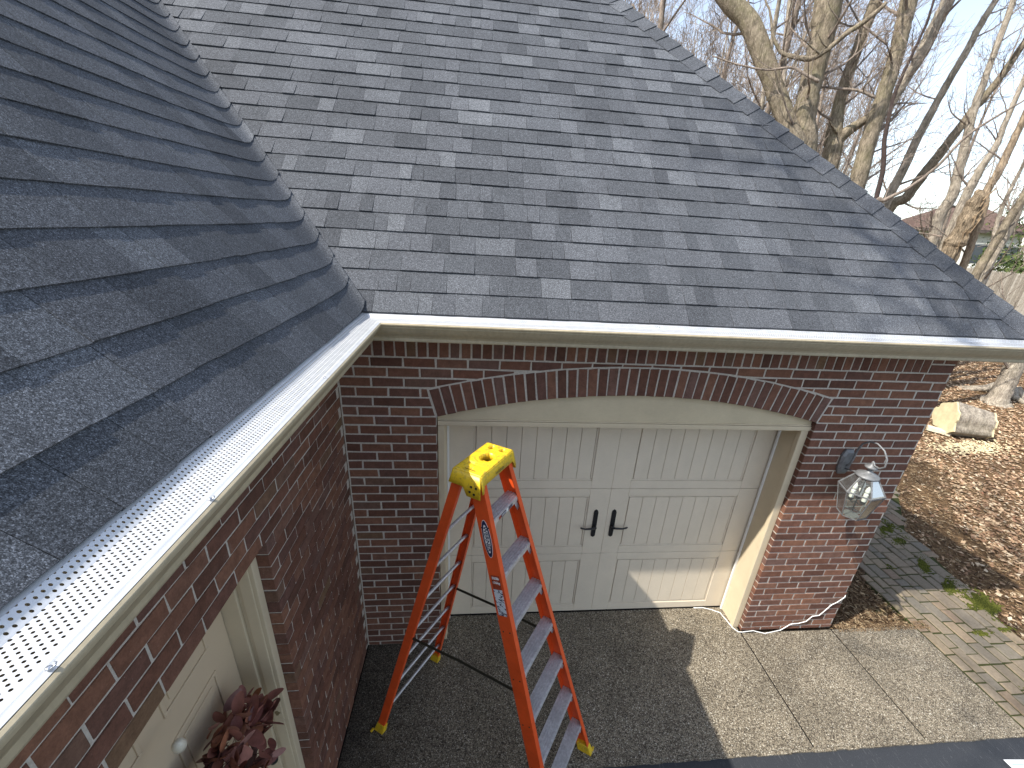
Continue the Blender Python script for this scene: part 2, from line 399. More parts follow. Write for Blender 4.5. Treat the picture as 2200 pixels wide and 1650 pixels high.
# ------------------------------------------------------------------ house
house = thing('brick_house', 'red brick house wing with dark shingled hip roof and beige single garage door', 'house')
C_ = 0.0677; ZS = 37.6 * C_                       # course height, underside of the soldier course
XO0, XO1, XR = 0.61, 3.364, 4.278                 # garage opening and right corner
ZSP = ZS - 6 * C_; RISE = 0.181; HC = (XO1 - XO0) / 2
ARAD = (HC * HC + RISE * RISE) / (2 * RISE); AC = Vector(((XO0 + XO1) / 2, 0, ZSP + RISE - ARAD))
EXT = ARAD + 0.197
def brick_mesh(poly, depth=0.02, inset=0.0028, name='brick'):      # poly CCW seen from the front (+u right, +v up), local x,z; front faces -y
    n = len(poly); cxx = sum(p[0] for p in poly) / n; czz = sum(p[1] for p in poly) / n
    o = []
    for (px, pz) in poly:
        px += U(-.0022, .0022); pz += U(-.0018, .0018); d = math.hypot(px - cxx, pz - czz) or 1
        o.append((px, pz, px - (px - cxx) / d * inset * 1.4, pz - (pz - czz) / d * inset * 1.4))
    m = MB(); pr = U(-.0015, .001)
    m.add([(a, depth, c) for a, c, _, _ in o] + [(a, inset + pr, c) for a, c, _, _ in o] + [(e, pr + U(-.0006, .0006), f) for _, _, e, f in o],
          [tuple(2 * n + i for i in range(n))] + [(n + i, n + (i + 1) % n, 2 * n + (i + 1) % n, 2 * n + i) for i in range(n)] + [(i, (i + 1) % n, n + (i + 1) % n, n + i) for i in range(n)])
    return m
def clip(poly, nx, nz, d):                        # keep nx*x + nz*z >= d
    out = []
    for i in range(len(poly)):
        a = poly[i]; b = poly[(i + 1) % len(poly)]
        da = nx * a[0] + nz * a[1] - d; db = nx * b[0] + nz * b[1] - d
        if da >= 0: out.append(a)
        if da * db < 0:
            t = da / (da - db); out.append((lerp(a[0], b[0], t), lerp(a[1], b[1], t)))
    return out
def area(p): return abs(sum(p[i][0] * p[(i + 1) % len(p)][1] - p[(i + 1) % len(p)][0] * p[i][1] for i in range(len(p)))) / 2
BW, BH, MJ = 0.2032, C_, 0.0115
def lay(jobs, parent, to_world, rz, limit=300):
    # jobs: (poly, depth) in wall coordinates; the 300 that show largest become bricks, the rest one joined part
    sc = []
    for poly, dep in jobs:
        cu = sum(p[0] for p in poly) / len(poly); cv = sum(p[1] for p in poly) / len(poly)
        w = to_world(cu, cv); q = proj(w)
        s_ = -1 if (q is None or not in_view(w, 30)) else area(poly) / q[2] ** 2
        sc.append((s_, poly, dep, cu, cv))
    sc.sort(key=lambda a: -a[0])
    cache = {}; rest = MB()
    for i, (s_, poly, dep, cu, cv) in enumerate(sc):
        loc = [(p[0] - cu, p[1] - cv) for p in poly]
        if i < limit and s_ > 0:
            key = None
            if len(poly) == 4 and abs(area(poly) - (BW - MJ) * (BH - MJ)) < 1e-7: key = (dep, random.randrange(8))
            if key is None or key not in cache:
                me = brick_mesh(loc, dep).mesh('brick', MBR)
                if key is not None: cache[key] = me
            else: me = cache[key]
            link('brick', me, parent, loc=to_world(cu, cv), rz=rz)
        else:
            m = brick_mesh(loc, dep); c, s2 = math.cos(rz), math.sin(rz); w = to_world(cu, cv)
            rest.add([(v[0] * c - v[1] * s2 + w[0], v[0] * s2 + v[1] * c + w[1], v[2] + w[2]) for v in m.v], m.f)
    if rest.v: rest.build('bricks', MBR, parent, kind='stuff')

# --- garage front wall: mortar core with the arched opening
def arc_z(x, rad): return AC.z + math.sqrt(rad * rad - (x - AC.x) ** 2)
core = MB(); YM = 0.0036; TH = 0.10; g_ = 0.004
def wallpoly(core, x0, x1, zb0, zb1, zt):          # vertical strip
    core.add([(x0,YM,zb0),(x1,YM,zb1),(x1,YM,zt),(x0,YM,zt),(x0,TH,zb0),(x1,TH,zb1),(x1,TH,zt),(x0,TH,zt)],
             [(0,1,2,3),(7,6,5,4),(0,4,5,1),(3,2,6,7)])
core.box((0.0, YM, 0), (XO0 - g_, TH, ZSP)); core.box((XO1 + g_, YM, 0), (XR - .006, TH, ZSP))
NA = 28
for i in range(NA):
    a = lerp(XO0, XO1, i / NA); b_ = lerp(XO0, XO1, (i + 1) / NA)
    wallpoly(core, a, b_, arc_z(a, ARAD) + g_, arc_z(b_, ARAD) + g_, 2.735)
wallpoly(core, 0, XO0, ZSP, ZSP, 2.735); wallpoly(core, XO1, XR - .006, ZSP, ZSP, 2.735)
garage_wall = core.build('garage_wall', MMO, house, label='brick garage front wall with soldier course and segmental arch')
jobs = []
hm = MJ / 2
for k in range(38):
    zt = ZS - k * C_; zb = zt - C_
    zb_ = max(zb, 0.0)
    if zt < 0.012: continue
    xs0 = -BW / 2 if k % 2 == 1 else 0.0
    # left strip is in phase with the inner corner, the right pier with the outer corner
    spans = []
    x = xs0
    while x < XR:
        spans.append((x, x + BW)); x += BW
    for a, b_ in spans:
        a = max(a, 0.004); b_ = min(b_, XR + MJ / 2 - .001)
        if zt > ZSP + 0.001: segs = [(a, b_)]
        else:
            segs = []
            if a < XO0: segs.append((a, min(b_, XO0 + hm)))
            if b_ > XO1: segs.append((max(a, XO1 - hm), b_))
        for (p, q) in segs:
            if q - p < 0.03: continue
            j = U(-.002, .002)
            poly = [(p + hm, zb_ + hm), (q - hm, zb_ + hm), (q - hm, zt - hm), (p + hm, zt - hm)]
            if zt > ZSP + 0.001:
                # cut along the back of the arch and its raking ends
                mx = min(max((p + q) / 2, AC.x - HC - .05), AC.x + HC + .05)
                an = math.atan2(mx - AC.x, arc_z(mx, EXT) - AC.z); amax = math.asin(HC / ARAD) + 0.0004
                inside = abs(an) <= amax
                nx, nz = math.sin(an), math.cos(an); d = nx * AC.x + nz * AC.z + EXT + MJ
                over = clip(poly, nx, nz, d) if -amax - .02 < an < amax + .02 else None
                # outside of the end rays?
                sg = 1 if mx > AC.x else -1
                ex, ez = math.sin(sg * amax), math.cos(sg * amax)
                nnx, nnz = sg * ez, -sg * ex * 1.0
                side = clip(poly, nnx, nnz, nnx * AC.x + nnz * AC.z + MJ * 0.7)
                cand = [c for c in (over, side) if c and area(c) > 4e-4]
                if not cand: continue
                poly = max(cand, key=area)
                if len(poly) < 3: continue
            dep = 0.095 if (abs(q - XO0) < .02 or abs(p - XO1) < .02) and zt <= ZSP + .001 else 0.02
            jobs.append((poly, dep))
x = 0.02
while x < XR - 0.24:                               # soldier course
    jobs.append(([(x + hm, ZS + hm), (x + BH - hm, ZS + hm), (x + BH - hm, 2.733), (x + hm, 2.733)], 0.02)); x += BH
while x < XR - 0.03:                               # corner block: stretchers stacked beside the soldiers
    w = XR - x
    for i, (za, zb2) in enumerate(((ZS, ZS + .068), (ZS + .068, ZS + .136), (ZS + .136, 2.738))):
        cut = x + w if i == 0 else x + w * 0.5
        jobs.append(([(x + hm, za + hm), (min(cut, XR + hm) - hm, za + hm), (min(cut, XR + hm) - hm, zb2 - hm), (x + hm, zb2 - hm)], 0.02))
        if i: jobs.append(([(cut + hm, za + hm), (XR, za + hm), (XR, zb2 - hm), (cut + hm, zb2 - hm)], 0.02))
    break
amax = math.asin(HC / ARAD); NV = 41
for i in range(NV):                                # voussoirs of the arch
    a0 = lerp(-amax, amax, i / NV) + 0.0058 / ARAD; a1 = lerp(-amax, amax, (i + 1) / NV) - 0.0058 / ARAD
    def P(a, r): return (AC.x + math.sin(a) * r, AC.z + math.cos(a) * r)
    jobs.append(([P(a0, ARAD + .002), P(a1, ARAD + .002), P(a1, EXT + U(-.003, .001)), P(a0, EXT + U(-.003, .001))], 0.095))
lay(jobs, garage_wall, lambda u, v: (u, 0.0, v), 0.0, 300)

# --- side wall of the garage (around the right corner)
core = MB(); core.box((XR - 0.10, 0.102, -0.1), (XR - .0036, 6.3, 2.735)); core.box((-6.3, 6.2, -0.1), (XR - .1, 6.3, 2.735))
side_wall = core.build('side_wall', MMO, house)
jobs = []
for k in range(38):
    zt = ZS - k * C_; zb_ = max(zt - C_, 0)
    if zt < .02: continue
    y = 0.102 - (BW / 2 if k % 2 else 0)
    while y < 6.3:
        a = max(y, 0.1); b_ = min(y + BW, 6.3)
        if b_ - a > .03: jobs.append(([(a + hm, zb_ + hm), (b_ - hm, zb_ + hm), (b_ - hm, zt - hm), (a + hm, zt - hm)], 0.02))
        y += BW
lay(jobs, side_wall, lambda u, v: (XR, u, v), R_(90), 0)

# --- entry wall (x = 0), door opening from y = -1.14 to -2.18
YD0, YD1, ZL = -1.14, -2.18, ZS - 7 * C_
core = MB(); X1, X0 = -YM, -0.10
core.box((X0, YD0 + g_, 0), (X1, 0.0, ZL + .002)); core.box((X0, YD1 - 3, 0), (X1, YD1 - g_, ZL + .002)); core.box((X0, YD1 - 3, ZL + .003), (X1, 0.0, 2.735))
entry_wall = core.build('entry_wall', MMO, house, label='brick wall beside and over the entry door, in shade')
jobs = []; hm = 0.0040
for k in range(-3, 38):
    zt = ZS - k * C_; zb = zt - C_
    zb_ = max(zb, 0)
    if zt < .012 or zb > 2.72: continue
    zt = min(zt, 2.738)
    y = -0.0 - (BW / 2 if k % 2 else 0) + BW / 4
    while y > -5.2:
        a = max(y - BW, -5.2); b_ = min(y, -0.004); y -= BW
        if b_ - a < 0.03: continue
        if zb >= ZL - .001: segs = [(a, b_)]
        else:
            segs = []
            if b_ > YD0: segs.append((max(a, YD0 - hm), b_))
            if a < YD1: segs.append((a, min(b_, YD1 + hm)))
        for p, q in segs:
            if q - p < .03: continue
            dep = 0.095 if (zb < ZL - .001 and (abs(p - YD0) < .02 or abs(q - YD1) < .02)) or abs(zb - ZL) < .002 else 0.02
            jobs.append(([(p + hm, zb_ + hm + U(-.001, .001)), (q - hm, zb_ + hm), (q - hm, zt - hm), (p + hm, zt - hm)], dep))
lay(jobs, entry_wall, lambda u, v: (0.0, u, v), R_(90), 300)

# --- roofs
TA = 0.95; CA = 1 / math.sqrt(1 + TA * TA); SA = TA * CA; E_ = 0.143; EV = 0.25; ZE = 2.862
XH = XR + EV; RZ = 6.2; ZE = 2.868; SR = (RZ - ZE) / SA        # slope length to the ridge
def F(x, s, h=0.0): return Vector((x, -EV + s * CA - h * SA, ZE + s * SA + h * CA))
def zF(y): return ZE + (y + EV) * TA
TL = 1.02; CL = 1 / math.sqrt(1 + TL * TL); SL = TL * CL; SRL = (RZ - ZE) / SL      # entry slope is a little steeper
yr = -EV + SR * CA; xrg = EV - SRL * CL
deck = MB()
deck.add([F(EV, 0), F(XH, 0), (XH - SR * CA, yr, RZ), (xrg, yr, RZ)], [(0,1,2,3)])                        # front slope
deck.add([(XH, -EV, ZE), (XH, 2 * yr + EV, ZE), (XH - SR * CA, yr, RZ)], [(0,1,2)])                        # right slope
deck.add([(XH, 2 * yr + EV, ZE), (-8, 2 * yr + EV, ZE), (-8, yr, RZ), (XH - SR * CA, yr, RZ)], [(0,1,2,3)])
garage_roof = deck.build('garage_roof', MS, house, label='sunlit charcoal shingle slope over the garage')
deck = MB()
deck.add([(EV, -6, ZE), (EV, -EV, ZE), (xrg, yr, RZ), (xrg, -6, RZ)], [(0,1,2,3)])
deck.add([(xrg, -6, RZ), (xrg, 2 * yr + EV, RZ), (2 * xrg - EV, 2 * yr + EV, ZE), (2 * xrg - EV, -6, ZE)], [(0,1,2,3)])
entry_roof = deck.build('entry_roof', MS, house, label='darker shingle slope over the entry, seen along its length')
def slab_mesh(rows, under=0.0):                    # rows: list of (bottom edge pts list, top surface pts list) -> wedge with butt face
    pass
def shingle(ptfun, u0b, u1b, u0t, u1t, s0, s1, hb, ht, nu=1):
    # ptfun(u, s, h) -> world point. bottom row (butt) from u0b..u1b, upper row u0t..u1t
    m = MB(); n = nu + 1; vs = []
    w = [U(-.0012, .0012) for _ in range(n)]
    for s_, a, b_, h in ((s0, u0b, u1b, hb), (s1, u0t, u1t, ht)):
        for i in range(n): vs.append(ptfun(lerp(a, b_, i / nu), s_ + w[i], h))
    for i in range(n): vs.append(ptfun(lerp(u0b, u1b, i / nu), s0 + w[i], 0.0))
    for i in range(n): vs.append(ptfun(lerp(u0t, u1t, i / nu), s1, 0.0))
    fs = []
    for i in range(nu):
        fs.append((i, i + 1, n + i + 1, n + i)); fs.append((2 * n + i, 2 * n + i + 1, i + 1, i))
    fs.append((0, n, 3 * n, 2 * n)); fs.append((nu, 2 * n + nu, 3 * n + nu, n + nu))
    m.add(vs, fs); return m
def place(items, parent, limit=300):
    sc = []
    for m in items:
        c = sum((Vector(v) for v in m.v), Vector()) / len(m.v); q = proj(c)
        a = (Vector(m.v[1]) - Vector(m.v[0])).length
        sc.append((-1 if (q is None or not in_view(c, 20)) else a / q[2] ** 2, m, c))
    sc.sort(key=lambda t: -t[0]); rest = MB(); k = 0
    for s_, m, c in sc:
        if s_ > 0 and k < limit:
            m.v = [tuple(Vector(v) - c) for v in m.v]; link('shingle', m.mesh('shingle', MS), parent, loc=c); k += 1
        else: rest.add(m.v, m.f)
    rest.build('shingles', MS, parent, kind='stuff')
items = []
NCR = int(SR / E_)
for k in range(NCR + 1):
    s0 = k * E_ - (0.002 if k == 0 else 0) + U(-.002, .002); s1 = min((k + 1) * E_ + 0.012, SR)
    x = EV - s0 * SA / TL - 0.22 + U(-.1, 0); xe0 = XH - max(s0, 0) * CA; xe1 = XH - s1 * CA
    par = random.random() < .5
    while x < xe0:
        w = random.choice((0.075, 0.10, 0.125, 0.15, 0.175, 0.20, 0.24)); x1 = x + w
        par = not par if random.random() < .8 else par
        hb = 0.0112 + (0.0034 if par else 0.0) + U(-.001, .001)
        a, b_, c, d = x, min(x1, xe0), min(x, xe1), min(x1, xe1)
        if b_ - a > .012:
            b_ -= .0028; items.append(shingle(lambda u, s, h: F(u, s, h), a, b_, c, d if d > c else c + .0005, s0 + (0.0 if par else U(0, .003)), s1, hb, 0.0045))
        x = x1
place(items, garage_roof, 300)
# hip caps
hd = Vector((-1, 1, TA)).normalized(); hn = Vector((1, -1, 0)).normalized()
hs = Vector((XH, -EV, ZE)) ; L = 0.150
wf = (Vector((-1, 0, 0)) - hd * Vector((-1, 0, 0)).dot(hd)).normalized()      # in front slope, away from the hip
wr_ = (Vector((0, 1, 0)) - hd * Vector((0, 1, 0)).dot(hd)).normalized()       # in right slope
up = (Vector((0, -SA, CA)) + Vector((SA, 0, CA))).normalized()
for i in range(int(SR * math.sqrt(1 + CA * CA) / L) - 1):
    t0 = i * L - 0.02; p0 = hs + hd * t0; p1 = hs + hd * (t0 + L + 0.02); W = 0.142 + U(-.003, .003)
    j = U(-.003, .003); m = MB()
    vs = []
    for p, h in ((p0, 0.021 + U(-.001, .0015)), (p1, 0.0125)):
        for off in (0.0, 0.006):
            vs += [p + wf * (W + j) + Vector((0, -SA, CA)) * (h * .72 - off), p + up * (h * 1.12 - off) + up * 0.004, p + wr_ * (W - j) + Vector((SA, 0, CA)) * (h * .72 - off)]
    m.add(vs, [(0,1,7,6),(1,2,8,7),(3,4,1,0),(4,5,2,1),(0,6,9,3),(2,5,11,8),(3,9,10,4),(4,10,11,5),(6,7,10,9),(7,8,11,10)])
    m.v = [tuple(Vector(v) - p0) for v in m.v]
    link('ridge_cap', m.mesh('ridge_cap', MSD), garage_roof, loc=p0)
# entry roof shingles, curling up over the valley
RB = 0.06
def Lp(y, s, h=0.0):
    x = EV - s * CL; zl = ZE + s * SL; zf = zF(y)
    z = (zl + zf + math.sqrt((zl - zf) ** 2 + RB * RB)) / 2
    if zl - zf > 0.5: z = zl
    else: z -= 0.0
    w = 1.0 if zl > zf else max(0.0, 1 - (zf - zl) / 0.08)
    return Vector((x + h * SL * w, y - h * SA * (1 - w), z + h * CL))
def Lflat(y, s, h=0.0):
    return Vector((EV - s * CL + h * SL, y, ZE + s * SL + h * CL))
items = []
for k in range(int(SRL / E_) + 1):
    s0 = k * E_ - (0.002 if k == 0 else 0) + U(-.002, .002); s1 = min((k + 1) * E_ + 0.012, SRL)
    cut0 = -EV + max(s0, 0) * SL / TA + 0.040 + U(-.006, .010) + 0.012 * k / 10; cut1 = cut0 + (s1 - s0) * SL / TA
    y = -3.1 + U(-.2, 0); par = True
    while y < cut1:
        w = random.choice((0.10, 0.125, 0.15, 0.175, 0.21, 0.25)); y1 = y + w
        if y1 > cut0 - 0.16: y1 = cut1 + 1
        par = not par if random.random() < .8 else par
        hb = 0.0100 + (0.0016 if par else 0.0) + U(-.001, .001)
        near = y1 > -EV + s0 * SL / TA - 0.5
        b0 = min(y1 - .0018, cut0); b1 = min(y1 - .0018, cut1)
        if b0 - y > .012:
            items.append(shingle(Lp if near else Lflat, y, b0, y, max(b1, y + .001), s0 + (0.0 if par else U(0, .003)), s1, hb, 0.005, nu=8 if near and b0 - y > .1 else (3 if near else 1)))
        y = y1
place(items, entry_roof, 300)

# --- soffit, fascia, gutters
b = MB(); b.box((0.0, -EV + .022, 2.737), (XH - .02, -0.0, 2.752)); b.box((XR, 0.0, 2.737), (XH - .02, 6.6, 2.752))
b.box((0.0, -5.9, 2.737), (EV - .022, -EV + .02, 2.752)); b.build('soffit', MTR, house)
b = MB(); b.box((EV - .02, -EV - .0, 2.715), (XH, -EV + .02, ZE - .004)); b.box((XH - .02, -EV + .021, 2.715), (XH, 6.6, ZE - .004))
b.box((EV - .02, -6, 2.715), (EV, -EV - .001, ZE - .004)); b.build('fascia', MTR, house)
# K-style profile: (distance from wall, z)
GP = [(0.2515, 2.838), (0.2515, 2.728), (0.306, 2.728), (0.309, 2.735), (0.309, 2.748), (0.318, 2.762), (0.334, 2.778), (0.346, 2.794), (0.353, 2.806), (0.3585, 2.814), (0.3592, 2.8245), (0.3660, 2.8255), (0.3685, 2.828), (0.369, 2.831), (0.369, 2.836), (0.364, 2.839), (0.354, 2.839),
      (0.354, 2.835), (0.362, 2.833), (0.362, 2.829), (0.352, 2.824), (0.343, 2.800), (0.330, 2.783), (0.312, 2.766), (0.304, 2.748), (0.303, 2.732), (0.2545, 2.732), (0.2545, 2.838)]
def sweep(b, prof, path, dirs):                     # path points at d=0; dirs outward vector per point
    o = len(b.v); n = len(prof)
    for p, d in zip(path, dirs):
        for (r, z) in prof: b.v.append((p[0] + d[0] * r, p[1] + d[1] * r, z))
    for i in range(len(path) - 1):
        for k in range(n):
            a = o + i * n + k; c = o + i * n + (k + 1) % n
            b.f.append((a, c, c + n, a + n)); b.m.append(0)
b = MB(); sweep(b, GP, [(0, -5.9), (0, 0)], [(1, 0), (1, -1)])
gutter_l = b.build('gutter', MGU, house, label='beige gutter along the entry eave, running under the camera')
b = MB(); sweep(b, GP, [(0, 0), (XR, 0), (XR, 6.4)], [(1, -1), (1, -1), (1, 0)])
gutter_f = b.build('gutter', MGU, house, label='beige gutter across the front of the garage')
for gb in (gutter_l, gutter_f): bevel(gb, 0.001, 1, 50)
GG = [(0.236, 2.8672), (0.252, 2.8662), (0.262, 2.8640), (0.2835, 2.8480), (0.286, 2.8480), (0.352, 2.8435), (0.3625, 2.8403)]
def guard(path, dirs, mat, parent, end=None):
    b = MB(); GG = list(globals()['GG']); n = len(GG)
    if end: GG[-1] = end
    for p, d in zip(path, dirs):
        for (r, z) in GG: b.v.append((p[0] + d[0] * r, p[1] + d[1] * r, z))
    for i in range(len(path) - 1):
        for k in range(n - 1):
            a = i * n + k; b.f.append((a, a + 1, a + 1 + n, a + n)); b.m.append(0)
    return b.build('gutter_guard', mat, parent, label='white perforated aluminium gutter guard')
guard([(0, -5.9), (0, 0)], [(1, 0), (1, -1)], MGY, gutter_l)
guard([(0, 0), (XR, 0), (XR, 6.4)], [(1, -1), (1, -1), (1, 0)], MGX, gutter_f, (0.3575, 2.8403))
scr = mat_flat('foil', (0.6, 0.62, 0.65), 0.25, 0.9, 0.5, 0.2, 200)
for (x, y) in [on_plane(p[0], p[1], 2, 2.8425).to_tuple()[:2] for p in ((122, 1437), (462, 1074), (700, 813))]:
    b = MB(); b.lathe([(0.0052, 0.0), (0.005, 0.0012), (0.003, 0.0024), (0.0006, 0.0026)], (0, 0, 0), 10)
    b.tube([(0.004, -0.002, .001), (0.008, 0.002, .003), (0.007, 0.006, .0045), (0.002, 0.008, .004)], [.0008, .0016, .0014, .0006], 5)
    link('screw', b.mesh('screw', scr, True), gutter_l, loc=(x - .008, y, 2.8445)).scale = (.8, .8, .8)
# twig caught on the garage guard
b = MB(); p = on_plane(1412, 702, 2, 2.855); b.tube([p, p + Vector((.004, -.012, .002)), p + Vector((.007, -.024, -.001))], [.0015, .002, .001], 5)
o = b.build('twig', MDARK); o['label'] = 'tiny dark twig lying on the white gutter guard above the arch'; o['category'] = 'twig'

# --- garage door, jamb, arched panel
ZH = 2.102
b = MB()
pts = [(XO0 + .001, ZH), (XO1 - .001, ZH)] + [(lerp(XO1 - .002, XO0 + .002, i / 30), arc_z(lerp(XO1 - .002, XO0 + .002, i / 30), ARAD) + 0.003) for i in range(31)]
n = len(pts)
b.add([(x, 0.045, z) for x, z in pts] + [(x, 0.09, z) for x, z in pts], [tuple(range(n)), tuple(range(2 * n - 1, n - 1, -1))] + [(i, n + i, n + (i + 1) % n, (i + 1) % n) for i in range(n)])
b.build('arch_panel', MARCH, house)
b = MB()
b.box((XO0 + .002, 0.028, 0.0), (XO0 + .046, 0.070, ZH - .042)); b.box((XO1 - .062, 0.040, 0.0), (XO1 - .002, 0.080, ZH - .042))
b.box((XO0 + .002, 0.028, ZH - .040), (XO1 - .002, 0.066, ZH - .006)); b.box((XO0 + .002, 0.034, ZH - .004), (XO1 - .002, 0.06, ZH + .006))
b.box((XO0 + .03, 0.071, 0.0), (XO0 + .05, 0.315, 2.098)); b.box((XO1 - .050, 0.081, 0.0), (XO1 - .03, 0.315, 2.098)); b.box((XO0 + .051, 0.081, 2.060), (XO1 - .051, 0.30, 2.10))
fr = bevel(b.build('door_frame', MTR, house, label='beige jamb and head trim of the garage opening'), 0.004)
b = MB(); b.box((XO1 - .066, 0.245, 0.004), (XO1 - .051, 0.262, 2.058)); b.box((XO0 + .051, 0.245, 0.004), (XO0 + .066, 0.262, 2.058)); b.box((XO0 + .067, 0.245, 2.045), (XO1 - .067, 0.262, 2.059))
b.build('weather_strip', MWHITE, fr)
b = MB(); DX0, DX1 = XO0 + .052, XO1 - .052
b.box((DX0, 0.300, 0.012), (DX1, 0.33, 2.15)); b.box((DX0, 0.272, 0.0), (DX1, 0.30, 0.011), 1)
gdoor = b.build('garage_door', [MDOOR, MDARK], house, label='cream carriage style garage door with vertical plank panels')
rows = [(0.012, 0.700), (0.704, 1.381), (1.385, 2.058)]
pans = [(0.50 + .05, 0.08)]
for ri, (z0, z1) in enumerate(rows):
    b = MB(); fy = 0.278
    for (xa, xb) in ((0.858, 1.826), (2.156, 3.136)):
        pa, pb = z0 + 0.075, z1 - 0.068
        # framing members around the two sunk panels
        if xa < 1.5: b.box((DX0, fy, z0), (xa, 0.30, z1)); b.box((xb, fy, z0), (2.0, 0.30, z1))
        else: b.box((2.0005, fy, z0), (xa, 0.30, z1)); b.box((xb, fy, z0), (DX1, 0.30, z1))
        b.box((xa, fy, z0), (xb, 0.30, pa)); b.box((xa, fy, pb), (xb, 0.30, z1))
        # bead inside the sunk field
        q = 0.0
        for (lo, hi) in (((xa, pa), (xb, pa + .016)), ((xa, pb - .016), (xb, pb)), ((xa, pa + .0165), (xa + .016, pb - .0165)), ((xb - .016, pa + .0165), (xb, pb - .0165))):
            b.box((lo[0] + .001, 0.2845, lo[1] + .001), (hi[0] - .001, 0.2995, hi[1] - .001))
        npl = 8; wpl = (xb - xa - .036) / npl
        for i in range(npl):
            m = MB(); x0 = xa + .018 + i * wpl; m.box((x0 + .0014, 0.2822, pa + .018), (x0 + wpl - .0014, 0.2995, pb - .018))
            bevel(m.build('plank', MDOOR, gdoor), 0.0018, 2)
    bevel(b.build('door_section', MDOOR, gdoor), 0.0035, 2)
for hx, sg in ((1.902, -1), (2.060, 1)):
    b = MB()
    out = [(-.017, .885 + .02), (0, .885 + .008), (.017, .885 + .02), (.019, .93), (.019, 1.15), (.014, 1.168), (0, 1.178), (-.014, 1.168), (-.019, 1.15), (-.019, .93)]
    n = len(out); b.add([(hx + x, 0.270, z) for x, z in out] + [(hx + x * 1.05, 0.278, z) for x, z in out], [tuple(range(n))] + [(i, n + i, n + (i + 1) % n, (i + 1) % n) for i in range(n)])
    hp = b.build('door_handle', MBLK, gdoor, label='black lever handle on a long backplate')
    b = MB(); b.lathe([(0.013, -.034), (0.013, 0.0)], (hx, 0.270, 1.012), 10, axis='Y')
    b.tube([(hx, 0.236, 1.012), (hx + sg * .04, 0.232, 1.010), (hx + sg * .085, 0.236, 1.004), (hx + sg * .118, 0.240, 1.010), (hx + sg * .128, 0.244, 1.014)], [.010, .0095, .008, .0075, .006], 8)
    b.lathe([(0.006, -.006), (0.008, 0.0)], (hx, 0.268, 1.155), 8, axis='Y')
    b.build('lever', MBLK, gdoor, smooth=True)

# --- entry door and its frame
b = MB()
b.box((-0.135, YD0 - .002 - .045, 0), (-0.052, YD0 - .002, ZL - .06)); b.box((-0.118, YD0 - .054, 0), (-0.069, YD0 - .0475, ZL - .066)); b.box((-0.135, YD1 + .002, 0), (-0.052, YD1 + .047, ZL - .06))
b.box((-0.135, YD1 + .002, ZL - .058), (-0.052, YD0 - .002, ZL - .012))
b.box((-0.30, YD0 - .062, 0), (-0.1355, YD0 - .002, ZL - .05)); b.box((-0.30, YD1 + .002, 0), (-0.1355, YD1 + .062, ZL - .05)); b.box((-0.30, YD1 + .063, ZL - .09), (-0.1355, YD0 - .063, ZL - .05))
bevel(b.build('entry_frame', MTR, house, label='beige brickmould and jamb of the entry door'), 0.004, 2)
EDX = -0.208; ya, yb = YD1 + .066, YD0 - .066
b = MB(); b.box((EDX - .04, ya, 0.02), (EDX, yb, ZL - .094))
edoor = b.build('entry_door', MEDOOR, house, label='cream six panel entry door behind the wreath')
wdt = yb - ya; st = 0.125; mid = (ya + yb) / 2
for (za, zb2) in ((1.69, 1.90), (0.98, 1.565), (0.24, 0.84)):
    for (p, q) in ((ya + st, mid - .055), (mid + .055, yb - st)):
        m = MB(); t = 0.016
        for (lo, hi) in (((p, za), (q, za + t)), ((p, zb2 - t), (q, zb2)), ((p, za + t), (p + t, zb2 - t)), ((q - t, za + t), (q, zb2 - t))):
            m.box((EDX, lo[0], lo[1]), (EDX + .007, hi[0], hi[1]))
        m.box((EDX, p + .042, za + .042), (EDX + .006, q - .042, zb2 - .042))
        bevel(m.build('door_panel', MEDOOR, edoor), 0.005, 2)
b = MB(); p = on_plane(615, 1527, 1, YD0 - .047)
b.lathe([(0.013, -.004), (0.015, 0.0), (0.010, .006)], (0, 0, 0), 12, axis='Y'); b.box((-.006, -.008, -.013), (.004, -.002, .013))
o = link('doorbell', b.mesh('doorbell', mat_flat('old_brass', (0.32, 0.27, 0.16), 0.35, 0.7, 0.5, 0.3, 90)), None, loc=(-0.092, YD0 - .052, p.z))
o['label'] = 'small brass doorbell button on the beige entry door casing'; o['category'] = 'doorbell'

# ------------------------------------------------------------------ wreath on the entry door
wc = Vector((-0.10, -1.555, 1.25))
wreath = thing('leaf_wreath', 'wreath of reddish brown oval leaves hanging on the cream entry door', 'wreath', wc)
ML = mat_vary('dried_leaf', [(0.0, (0.15, 0.05, 0.040)), (0.35, (0.23, 0.085, 0.066)), (0.6, (0.28, 0.115, 0.09)), (0.8, (0.29, 0.11, 0.05)), (1.0, (0.22, 0.12, 0.11))], 40, 0.6, 0.35)
MST = mat_flat('dark_stem', (0.07, 0.035, 0.028), 0.7, 0, 0.2, 0.3)
b = MB(); rr = 0.185
b.tube([(0.0 + .012 * math.sin(i * 1.7), math.cos(a) * rr, math.sin(a) * rr) for i, a in enumerate([2 * math.pi * k / 30 for k in range(31)])], 0.014, 6)
for k in range(34):
    a = U(0, 2 * math.pi); p = Vector((U(-.02, .02), math.cos(a) * rr, math.sin(a) * rr)); d = Vector((U(.1, .9), math.cos(a) * U(-.3, 1) + U(-.6, .6), math.sin(a) * U(-.3, 1) + U(-.6, .6))).normalized()
    b.tube([p, p + d * .05, p + d * .10 + Vector((.01, U(-.01, .01), U(-.01, .01)))], [.003, .002, .001], 4)
b.build('stem', MST, wreath)
lms = []
